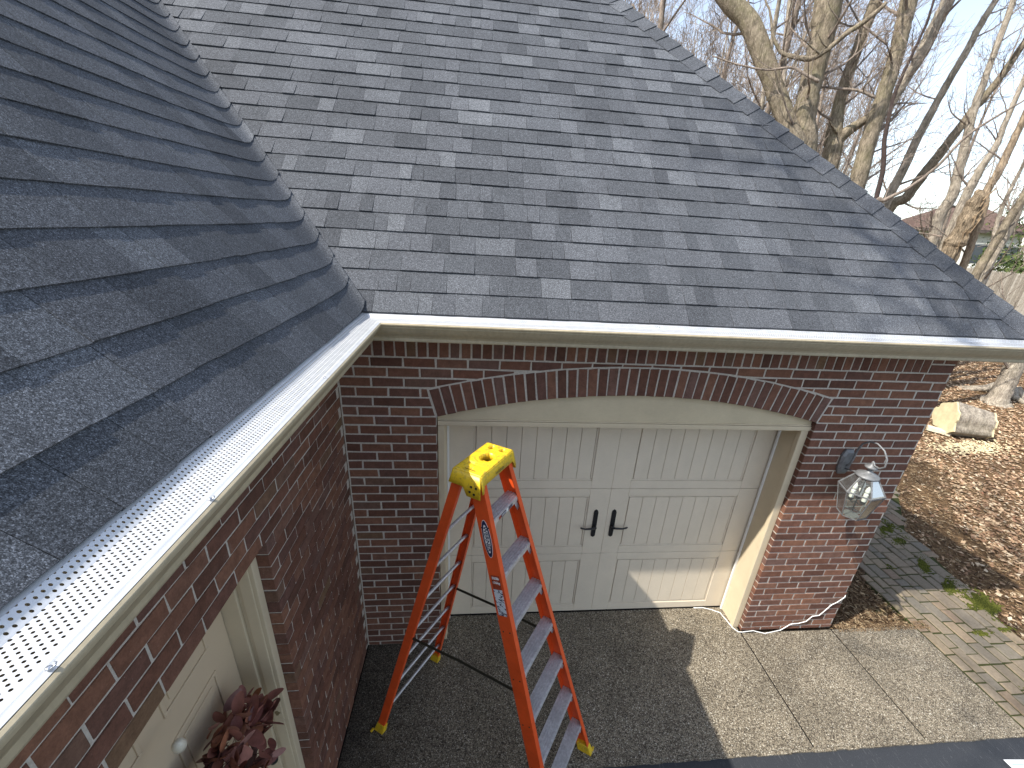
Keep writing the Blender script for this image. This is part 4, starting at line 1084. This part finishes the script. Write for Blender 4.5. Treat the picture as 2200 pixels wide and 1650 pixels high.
# ------------------------------------------------------------------ cut log and board by the trees
MWD = mat_flat('fresh_cut_wood', (0.58, 0.50, 0.31), 0.7, 0, .2, 0.18, 8)
MBK1 = mat_bark('maple_bark', (0.11, 0.088, 0.062), (0.33, 0.275, 0.20), .3)
MBK2 = mat_bark('pale_bark', (0.19, 0.16, 0.125), (0.46, 0.40, 0.32), .12)
MBK3 = mat_bark('twig_bark', (0.17, 0.135, 0.11), (0.33, 0.27, 0.22), .1)
MBKD = mat_bark('rotten_bark', (0.035, 0.027, 0.02), (0.36, 0.28, 0.19), .0)
p0 = on_plane(2020, 925, 2, -.04); p1 = on_plane(2102, 936, 2, -.04); ax = (p1 - p0); ax.z = 0; LL = ax.length; ax.normalize(); sd = Vector((-ax.y, ax.x, 0))
lg = thing('cut_log', 'short thick log with lobed pale sawn end lying on the leaf litter', 'log', p0)
m = MB(); n = 28; rings = []
def lob(a): return .36 * (1 + .10 * math.cos(3 * a + .5) + .07 * math.cos(7 * a) + .05 * math.sin(11 * a))
for j, t in enumerate((0, .25, .5, .75, 1)):
    for k in range(n):
        a = 2 * math.pi * k / n; r = lob(a) * (1.0 - .22 * t); v = ax * (LL * t) + sd * (r * math.cos(a)) + Vector((0, 0, .30 * (1 - .2 * t) + r * math.sin(a) * .9)); m.v.append(tuple(v))
for j in range(4):
    for k in range(n): a_ = j * n + k; c_ = j * n + (k + 1) % n; m.f.append((a_, c_, c_ + n, a_ + n)); m.m.append(0)
m.build('log_bark', MBK2, lg, smooth=True)
for t, nm in ((0, 1), (1, 0)):
    m = MB(); s0_ = -.03 if t == 0 else .0
    vs = []
    for off in (s0_, s0_ + .03):
        for k in range(n):
            a = 2 * math.pi * k / n; r = lob(a) * (1.0 - .22 * t) * (.985 if t == 0 else 1.02); vs.append(ax * (LL * t + off) + sd * (r * math.cos(a)) + Vector((0, 0, .30 * (1 - .2 * t) + r * math.sin(a) * .9)))
    m.add(vs, [tuple(range(n))[::-1], tuple(range(n, 2 * n))] + [(k, (k + 1) % n, n + (k + 1) % n, n + k) for k in range(n)]); m.build('sawn_end', MWD, lg)
q0 = on_plane(1992, 918, 2, 0.0); q1 = on_plane(2042, 930, 2, 0.0); m = MB(); m.bar(q0, q1 + Vector((0, 0, -.02)), .16, .07)
o = m.build('wood_slab', mat_flat('pale_split_wood', (0.66, 0.58, 0.42), .7, 0, .2, .15, 12)); o['label'] = 'pale split board lying against the sawn end of the log'; o['category'] = 'board'
b = MB()
for i in range(500):
    c0 = on_plane(random.gauss(2085, 40), random.gauss(958, 7), 2, 0); chip(b, c0.x, c0.y, gz(c0.x, c0.y) + .04, U(.01, .04), U(.006, .012))
o = b.build('sawdust', MWD, kind='stuff'); o['label'] = 'pale wood shavings scattered in front of the log'; o['category'] = 'shavings'

# ------------------------------------------------------------------ trees
def grow(m, p, d, L_, r, lvl, n, up_=0.25, wig=0.18, side=3, kids=(7, 5, 0), rmin=0.0035, tipf=.15):
    steps = max(3, int(4 if lvl > 1 else 6)); pts = [Vector(p)]; d = Vector(d).normalized(); dirs = [d.copy()]
    for i in range(steps):
        d = (d + Vector((U(-1, 1), U(-1, 1), U(-1, 1))) * wig + Vector((0, 0, up_ * .35))).normalized()
        pts.append(pts[-1] + d * (L_ / steps)); dirs.append(d.copy())
    rad = [max(rmin, r * lerp(1, tipf, i / steps)) for i in range(steps + 1)]
    m.tube(pts, rad, side if lvl > 0 else 6, cap=False)
    if lvl < n:
        nk = kids[lvl]
        for k in range(nk):
            t = lerp(.22, .98, (k + random.random()) / nk) * steps; i = min(int(t), steps - 1); q = pts[i].lerp(pts[i + 1], t - i)
            dd = dirs[i]; o_ = dd.orthogonal().normalized(); o_.rotate(Matrix.Rotation(U(0, 6.28), 3, dd)); nd = (dd * U(.55, 1.0) + o_ * U(.5, .95)).normalized()
            grow(m, q, nd, L_ * U(.35, .6) * (1.15 - .45 * t / steps), max(rmin, rad[i] * U(.4, .6)), lvl + 1, n, up_, wig * 1.15, 3, kids, rmin, tipf)
    return pts, rad, dirs
def px_path(lst, dist, dy=0.0):
    # lst of (px, py, width px): measured line of a stem in the photograph, at a horizontal distance
    pts = []; rad = []
    for i, q in enumerate(lst):
        D = dist + dy * i / max(1, len(lst) - 1); p = at_dist(q[0], q[1], D); dep = -(ROT.transposed() @ (p - CAM)).z
        pts.append(p); rad.append(q[2] * dep / FPX / 2 * .86)
    return pts, rad
def smooth_path(pts, rad, k=4, wob=.0):
    P = []; Rr = []
    for i in range(len(pts) - 1):
        a = pts[max(i - 1, 0)]; b0 = pts[i]; c = pts[i + 1]; e = pts[min(i + 2, len(pts) - 1)]
        for j in range(k):
            t = j / k; P.append(.5 * ((2 * b0) + (c - a) * t + (2 * a - 5 * b0 + 4 * c - e) * t * t + (3 * b0 - a - 3 * c + e) * t ** 3) + Vector((U(-wob, wob), U(-wob, wob), 0))); Rr.append(lerp(rad[i], rad[i + 1], t) * U(.96, 1.04))
    P.append(pts[-1]); Rr.append(rad[-1]); return P, Rr
def ext_down(pts, rad):                              # carry the lowest measured point down to the ground with a root flare
    p = pts[-1]; q = pts[-2]; d = (p - q); 
    if d.z > -.01: d.z = -.5
    k = min(1.2, .5) ; base = Vector((p.x + d.x / -d.z * p.z * .25, p.y + d.y / -d.z * p.z * .25, -.06)); r = rad[-1]
    return pts + [p.lerp(base, .5), p.lerp(base, .88), base], rad + [r * 1.06, r * 1.2, r * 1.75]
def ext_up(pts, rad, L_=4.0):
    d = (pts[0] - pts[1]).normalized(); d = (d + Vector((0, 0, .2))).normalized(); o = [pts[0] + d * L_ + Vector((U(-.3, .3), U(-.3, .3), 0)), pts[0] + d * L_ * .5 + Vector((U(-.1, .1), U(-.1, .1), 0))]
    return o + pts, [rad[0] * .5, rad[0] * .8] + rad
def stem(root, lst, dist, mat, dy=0.0, up_=4.0, down=True, twigs=10, tl=1.3, sides=14, name='trunk', seedr=None, mt=None):
    pts, rad = px_path(lst, dist, dy)
    if up_: pts, rad = ext_up(pts, rad, up_)
    if down: pts, rad = ext_down(pts, rad)
    P, Rr = smooth_path(pts, rad, 5, .006)
    m = MB(); m.tube(P, Rr, sides)
    org = P[-1]; m.v = [tuple(Vector(v) - root.location) for v in m.v]
    tr_ = m.build(name, mat, root, smooth=True)
    tw = MB()
    lo = 0; hi = int(len(P) * .75)
    for k in range(twigs):
        i = random.randrange(0, max(2, hi)); q = P[i]; d = (P[max(i - 1, 0)] - P[min(i + 1, len(P) - 1)]).normalized(); o_ = d.orthogonal().normalized(); o_.rotate(Matrix.Rotation(U(0, 6.28), 3, d))
        grow(tw, q + o_ * Rr[i] * .6, d * U(.2, .8) + o_ * U(.5, 1), tl * U(.5, 1.4), min(.03, Rr[i] * .25), 0, 2, .2, .22, 4, (6, 4, 0), .003, .15)
    if tw.v:
        tw.v = [tuple(Vector(v) - root.location) for v in tw.v]; tw.build('branches', mt or MBK3, root, kind='stuff')
    return P
# maple clump straight behind the hip
t1 = thing('maple_tree', 'thick mossy tree with forked trunks right behind the roof hip, leftmost of the large ones', 'tree', at_dist(1720, 330, 12.5) * 1.0)
t1.location.z = -.05
stem(t1, [(1556, -12, 42), (1607, 45, 46), (1638, 118, 47), (1668, 200, 43), (1694, 270, 42), (1712, 350, 44)], 12.4, MBK1, twigs=9)
stem(t1, [(1783, -12, 66), (1770, 60, 58), (1757, 120, 52), (1740, 190, 49), (1727, 260, 52), (1722, 345, 62)], 12.6, MBK1, twigs=12)
limb = [(1905, 5, 9), (1860, 45, 12), (1815, 75, 12), (1780, 105, 11), (1742, 126, 12), (1705, 122, 11), (1678, 112, 9), (1662, 80, 7), (1655, 30, 5), (1642, -8, 4)]
def limb_obj(root, lst, dist, mat, name='limb', dy=0, tw=6, tl=.7):
    pts, rad = px_path(lst, dist, dy); P, Rr = smooth_path(pts, rad, 4, .01); m = MB(); m.tube(P, Rr, 7)
    for k in range(tw):
        i = random.randrange(2, len(P)); d = Vector((U(-1, 1), U(-1, 1), U(.0, 1))).normalized(); grow(m, P[i], d, tl * U(.5, 1.2), Rr[i] * .45, 1, 2, .15, .25, 4, (5, 4, 0), .003)
    m.v = [tuple(Vector(v) - root.location) for v in m.v]; m.build(name, mat, root, smooth=True)
limb_obj(t1, limb, 12.2, MBK1)
limb_obj(t1, [(1760, 175, 8), (1730, 160, 7), (1700, 145, 6), (1650, 150, 5), (1590, 140, 4), (1530, 120, 3)], 12.0, MBK3)
t2 = thing('maple_tree', 'large tree with two leaning trunks joined by a low curved limb', 'tree', at_dist(1810, 380, 13.4)); t2.location.z = -.05
stem(t2, [(1889, -12, 30), (1862, 50, 24), (1838, 115, 23), (1816, 175, 24), (1802, 230, 26), (1790, 300, 38), (1782, 350, 42)], 13.4, MBK1, twigs=9)
stem(t2, [(1956, -12, 38), (1941, 50, 35), (1931, 95, 34), (1916, 150, 34), (1900, 200, 34), (1884, 245, 34), (1867, 300, 35), (1845, 380, 38), (1828, 430, 42)], 13.3, MBK1, twigs=12)
limb_obj(t2, [(1885, 240, 16), (1850, 262, 22), (1820, 283, 26), (1796, 305, 30)], 13.4, MBK1, tw=2)
limb_obj(t2, [(1905, 95, 6), (1880, 75, 5), (1850, 50, 5), (1830, 20, 4), (1815, -8, 4)], 13.1, MBK3, tw=3)
limb_obj(t2, [(1880, 210, 7), (1845, 195, 6), (1800, 190, 6), (1765, 188, 5), (1735, 200, 4)], 13.1, MBK3, tw=4)
def simple_tree(label, lst, dist, mat, tw=9, **kw):
    r = thing('woodland_tree', label, 'tree', at_dist(lst[-1][0], lst[-1][1], dist)); r.location.z = -.05
    stem(r, lst, dist, mat, twigs=tw, **kw); return r
simple_tree('pale leaning trunk close behind the darker right fork of the joined tree', [(2042, -12, 30), (2020, 35, 28), (1998, 75, 27), (1968, 135, 22), (1935, 190, 20), (1912, 230, 18), (1890, 260, 18), (1872, 315, 20), (1845, 400, 18)], 15, MBK2)
simple_tree('slender grey tree leaning right just left of the roofline house', [(2148, -12, 14), (2105, 55, 15), (2074, 115, 16), (2040, 170, 16), (2010, 225, 17), (1975, 290, 19), (1935, 375, 21), (1902, 440, 23)], 16, MBK2)
simple_tree('olive barked tree sweeping far to the right from low on the hip', [(2205, 85, 14), (2150, 165, 16), (2092, 235, 18), (2050, 290, 20), (2008, 345, 22), (1976, 385, 23), (1946, 425, 23), (1906, 455, 24)], 16.5, MBK1)
simple_tree('straight pale trunk in front of the brown roofed house, left of the rotten one', [(2130, 130, 14), (2095, 230, 17), (2071, 320, 19), (2059, 372, 20), (2044, 424, 24), (2018, 465, 25), (2001, 520, 26)], 15.5, MBK2)
r = thing('dead_tree', 'broken dead trunk with dark rotten bark and orange heartwood', 'tree', at_dist(2030, 545, 14)); r.location.z = -.05
pts, rad = px_path([(2108, 408, 12), (2100, 425, 30), (2088, 455, 36), (2070, 490, 42), (2055, 520, 42), (2036, 550, 40)], 14.0); pts, rad = ext_down(pts, rad)
P, Rr = smooth_path(pts, rad, 3, .012); Rr = [q * U(.90, 1.10) for q in Rr]; m = MB(); m.tube(P, Rr, 14); m.v = [tuple(Vector(v) + Vector((U(-.02, .02), U(-.02, .02), U(-.01, .01))) - r.location) for v in m.v]; m.build('trunk', MBKD, r)
m = MB()
for k in range(26):
    i = random.randrange(1, len(P) - 4); m.bar(P[i] + Vector((U(-.1, .1), -.16, U(-.1, .1))), P[i] + Vector((U(-.1, .1), -.19, U(.1, .3))), U(.012, .035), U(.01, .02))
m.v = [tuple(Vector(v) - r.location) for v in m.v]; m.build('splinters', mat_flat('heartwood', (0.30, 0.22, 0.14), .85, 0, .1, .4, 14), r, kind='stuff')
simple_tree('thin trunk right behind the broken dead tree', [(2165, 250, 12), (2141, 312, 14), (2110, 358, 17), (2090, 393, 20), (2069, 434, 20), (2050, 480, 20)], 15.0, MBK2, 6)
simple_tree('twisted trunk with peeling orange bark right of the dead tree', [(2205, 240, 14), (2178, 300, 16), (2145, 370, 18), (2119, 412, 18), (2113, 446, 19), (2101, 485, 17), (2088, 520, 16), (2074, 560, 16)], 14.4, mat_bark('peeling_bark', (0.17, 0.12, 0.08), (0.42, 0.33, 0.23), .0), 6)
simple_tree('mossy leaning trunk near the right edge crossing in front of the far house', [(2225, 380, 20), (2199, 424, 18), (2172, 465, 18), (2141, 516, 19), (2118, 555, 19), (2098, 588, 20)], 13.0, MBK1, 6)
simple_tree('thin whitish trunk beside the mossy leaning one at the right edge', [(2215, 400, 10), (2190, 450, 13), (2170, 495, 14), (2150, 528, 14), (2131, 563, 14), (2115, 600, 14)], 13.5, MBK2, 5)
simple_tree('thin birch like stem bending right before the open sky', [(2210, 330, 7), (2185, 380, 8), (2160, 430, 9), (2145, 470, 9), (2135, 510, 10), (2128, 560, 10)], 17, MBK2, 5)
r = simple_tree('pale trunk with spreading roots standing in the leaves behind the log', [(2240, 640, 30), (2212, 700, 32), (2192, 750, 34), (2175, 795, 38)], 15.6, MBK2, 4)
for i in range(5): pass
b = MB(); bp = on_plane(2155, 850, 2, -.05)
for k in range(7):
    a = U(0, 6.28); b.tube([bp + Vector((.15 * math.cos(a), .15 * math.sin(a), .25)), bp + Vector((.4 * math.cos(a), .4 * math.sin(a), .08)), bp + Vector((.9 * math.cos(a + .2), .9 * math.sin(a + .2), -.01))], [.12, .08, .03], 6)
b.v = [tuple(Vector(v) - r.location) for v in b.v]; b.build('root', MBK2, r, smooth=True)
simple_tree('dark narrow tree showing above the roof hip at the top edge', [(1330, -12, 9), (1340, 10, 10), (1352, 30, 10), (1365, 50, 11)], 16, MBK3, 8)
simple_tree('upright grey stem left of the thick mossy tree', [(1700, -12, 12), (1692, 50, 12), (1687, 110, 12), (1683, 180, 11), (1680, 260, 11)], 19, MBK2, 8)
# long thin limbs crossing the view on the right
simple_tree('thin bent sapling whose dark branches cross the right part of the view', [(2010, -12, 5), (1995, 40, 6), (1965, 105, 6), (1940, 160, 7), (1925, 195, 8), (1915, 230, 9), (1900, 300, 10), (1890, 400, 11)], 12.0, mat_flat('dark_twig', (0.06, 0.045, 0.04), .9, 0, .1, .3), 6)
sp = simple_tree('low arching sapling with long rods over the fence and roof corner', [(2215, 205, 4), (2150, 245, 5), (2080, 290, 6), (2010, 360, 7), (1950, 405, 8), (1900, 430, 9), (1870, 450, 9)], 11.5, MBK3, 4, up_=2.0)
# woods: prototypes, each trunk + crown, then copies sharing the meshes
protos = []
for v in range(7):
    hgt = U(11, 15); tm = MB(); cm = MB(); x = y = 0; pts = [Vector((0, 0, 0))]; d = Vector((U(-.06, .06), U(-.06, .06), 1))
    for i in range(9): d = (d + Vector((U(-.06, .06), U(-.06, .06), .08))).normalized(); pts.append(pts[-1] + d * hgt / 9)
    r0 = U(.07, .12); rad = [r0 * lerp(1.15, .15, i / 9) for i in range(10)]; P, Rr = smooth_path(pts, rad, 2); tm.tube(P, Rr, 7)
    for k in range(17):
        t = U(.16, .97) * (len(P) - 1); i = int(t); q = P[i]; a = U(0, 6.28); d = Vector((math.cos(a), math.sin(a), U(.5, 1.5))).normalized()
        grow(cm, q, d, U(1.3, 3.2) * (1.2 - .5 * t / len(P)), Rr[i] * .45, 0, 3, .35, .13, 4, (6, 4, 3, 0), .0045, .12)
    protos.append((tm.mesh('trunk', MBK2 if v % 2 else MBK3, True), cm.mesh('crown', MBK3)))
def wood(x, y, k, sc_=1.0):
    t = thing('woodland_sapling', 'slender bare tree in the woods behind the roof', 'tree', (x, y, -.05), 'bare woodland trees behind the house', U(0, 6.28)); t.scale = (sc_, sc_, sc_)
    lean = Vector((U(-.08, .1), U(-.08, .08), 0)); t.rotation_euler = (lean.x, lean.y, t.rotation_euler.z)
    link('trunk', protos[k][0], t); link('crown', protos[k][1], t, kind='stuff')
cnt = 0
for i in range(1000):
    r = U(14, 46); az = U(R_(33), R_(80)); x, y = CAM.x + r * math.cos(az), CAM.y + r * math.sin(az)
    if y < 7.5 and x < 7: continue
    azd = math.degrees(az)
    if azd < 50 and (random.random() < .90): continue       # the view opens towards the house and fence
    if azd < 38: continue
    wood(x, y, random.randrange(7), U(.75, 1.25)); cnt += 1
    if cnt >= 66: break
# the tree behind the camera whose branches shade the right of the roof
r = thing('shade_tree', 'bare tree beside the drive whose branch shadows fall on the roof corner', 'tree', (0.6, -8.2, 0))
m = MB(); pts = [Vector(p) for p in ((0, 0, -.05), (-.3, .6, 3), (-.9, 2.0, 6.5), (-1.8, 3.6, 9.2), (-2.7, 5.0, 11.5), (-3.2, 6.0, 13.5))]; rad = [.30, .22, .17, .12, .07, .03]; P, Rr = smooth_path(pts, rad, 4); m.tube(P, Rr, 10); m.build('trunk', MBK1, r, smooth=True)
m = MB(); random.seed(21)
for k in range(26):
    i = random.randrange(int(len(P) * .5), len(P)); a = U(0, 6.28); grow(m, P[i], Vector((math.cos(a) + .3, math.sin(a) + .4, U(.0, .7))), U(1.6, 3.2), Rr[i] * .5, 0, 2, .1, .16, 5, (7, 5, 0), .010, .2)
m.build('crown', MBK1, r, kind='stuff')

# ------------------------------------------------------------------ far house, fence, evergreen, wires
random.seed(5)
hb = at_dist(1900, 480, 44); he = at_dist(2190, 500, 40); MROOF = mat_vary('brown_roof', [(0, (0.115, 0.078, 0.064)), (1, (0.135, 0.09, 0.075))], 4, .9, .1); MWL = mat_flat('white_siding', (0.62, 0.61, 0.57), .7, 0, .2, .08, 3)
fh = thing('far_house', 'distant white house with long brown roof seen between the trunks', 'house', (0, 0, 0))
A = at_dist(1895, 545, 43); B = at_dist(2175, 560, 43); A.z = -.5; B.z = -.5; ux = (B - A).normalized(); uy = Vector((-ux.y, ux.x, 0)); LL = (B - A).length
zE = at_dist(2050, 489, 43).z; zR = at_dist(2050, 458, 43).z + .75
def W(u, v, z): p = A + ux * u + uy * v; return Vector((p.x, p.y, z))
m = MB(); m.add([W(0, 0, -.6), W(LL, 0, -.6), W(LL, 9, -.6), W(0, 9, -.6), W(0, 0, zE), W(LL, 0, zE), W(LL, 9, zE), W(0, 9, zE)], [(0,1,5,4),(1,2,6,5),(2,3,7,6),(3,0,4,7)]); m.build('wall', MWL, fh)
m = MB(); m.add([W(-.6, -.6, zE - .1), W(LL + .6, -.6, zE - .1), W(LL + .6, 9.6, zE - .1), W(-.6, 9.6, zE - .1), W(2.5, 4.5, zR), W(LL - 2.5, 4.5, zR)], [(0,1,5,4),(2,3,4,5),(1,2,5),(3,0,4),(3,2,1,0)]); m.build('roof', MROOF, fh)
m = MB(); m.add([W(-.62, -.64, zE - .28), W(LL + .62, -.64, zE - .28), W(LL + .62, -.64, zE - .08), W(-.62, -.64, zE - .08)], [(0,1,2,3)]); m.build('eave', mat_flat('dark_eave', (0.06, 0.045, 0.04), .7), fh)
for u in (LL * .2, LL * .45, LL * .7, LL * .9):
    m = MB(); m.add([W(u, -.03, zE - 2.1), W(u + .8, -.03, zE - 2.1), W(u + .8, -.03, zE - 1.0), W(u, -.03, zE - 1.0)], [(0,1,2,3)]); wn2 = m.build('window', mat_flat('far_glass', (0.05, 0.06, 0.07), .2), fh)
MFN = mat_vary('weathered_fence', [(0, (0.22, 0.195, 0.16)), (.5, (0.30, 0.27, 0.225)), (1, (0.38, 0.35, 0.30))], 12, .9, .1)
fa = at_dist(1985, 560, 30); fb = at_dist(2260, 600, 24); fa.z = fb.z = -.05; fx = (fb - fa).normalized(); FL = (fb - fa).length; zt = at_dist(2150, 580, 27.5).z
fence = thing('board_fence', 'weathered grey vertical board fence beyond the trees', 'fence', fa)
nb = min(300, int(FL / .105))
for i in range(nb):
    u = FL * i / nb; h = zt + .05 + U(-.02, .02); w = FL / nb - .012; m = MB(); a = fx * u; c = fx * (u + w); dn = Vector((-fx.y, fx.x, 0)) * .02
    m.add([a, c, c + dn, a + dn, a + Vector((0, 0, h - .05)), c + Vector((0, 0, h - .05)), c + dn + Vector((0, 0, h - .05)), a + dn + Vector((0, 0, h - .05)), (a + c) / 2 + Vector((0, 0, h)), (a + c) / 2 + dn + Vector((0, 0, h))],
          [(0,1,5,4),(2,3,7,6),(1,2,6,5),(3,0,4,7),(4,5,8),(6,7,9),(5,6,9,8),(7,4,8,9)]); link('board', m.mesh('board', MFN), fence)
m = MB()
for z in (.3, zt - .35): m.bar(dn * 1.6 + Vector((0, 0, z)), dn * 1.6 + fx * FL + Vector((0, 0, z)), .04, .09)
m.build('rail', MFN, fence)
MEG = mat_vary('evergreen', [(0, (0.03, 0.05, 0.018)), (.6, (0.06, 0.085, 0.028)), (1, (0.11, 0.13, 0.045))], 9, .9, .1)
for (px, py, D, rw, rh, lab) in ((2205, 575, 33, 1.6, 1.8, 'wide dark evergreen shrub above the fence at the right edge'), (2215, 500, 36, 1.8, 3.4, 'tall evergreen at the right edge beside the far house')):
    c = at_dist(px, py, D); sh = thing('evergreen_shrub', lab, 'shrub', (c.x, c.y, -.05)); m = MB(); m.tube([(0, 0, 0), (0, 0, c.z)], [.12, .05], 6); m.build('trunk', MBK3, sh)
    m = MB()
    for i in range(2600):
        a = U(0, 6.28); e = math.asin(U(-1, 1)); rr_ = U(.55, 1.0) * (1 + .3 * noise.noise(Vector((math.cos(a) * 2, math.sin(a) * 2, e * 2)))); p = Vector((math.cos(a) * math.cos(e) * rw * rr_, math.sin(a) * math.cos(e) * rw * rr_, c.z - rh * .3 + math.sin(e) * rh * rr_ * .8))
        if p.z < .05: continue
        s_ = U(.05, .14); q = [Vector((U(-s_, s_), U(-s_, s_), U(-s_, s_))) for _ in range(3)]; m.add([p + v for v in q], [(0, 1, 2)])
    m.build('crown', MEG, sh, kind='stuff')
for k, (pa, pb) in enumerate((((2080, 432), (2215, 424)), ((2080, 441), (2215, 434)), ((2080, 450), (2215, 446)), ((2080, 458), (2215, 455)))):
    a = at_dist(*pa, 60); b_ = at_dist(*pb, 55); dd = (b_ - a); m = MB(); m.tube([a - dd * 2, a, (a + b_) / 2 - Vector((0, 0, .08)), b_, b_ + dd * 2], .022, 4)
    o = m.build('power_line', MSPR); o['label'] = ('highest', 'second highest', 'third highest', 'lowest')[k] + ' dark power line crossing the sky above the far house'; o['category'] = 'wire'; o['group'] = 'power lines over the far house'
# twiggy brush far behind, a mass nobody could count
b = MB(); random.seed(11)
for i in range(150):
    r = U(34, 62); az = U(R_(51), R_(84)); x, y = CAM.x + r * math.cos(az), CAM.y + r * math.sin(az); grow(b, (x, y, 0), Vector((U(-.2, .2), U(-.2, .2), 1)), U(8, 17), U(.05, .09), 0, 2, .3, .08, 4, (11, 5, 0), .010, .1)
o = b.build('far_woods', MBK3, kind='stuff'); o['label'] = 'hazy mass of bare woods far behind the roof'; o['category'] = 'woods'
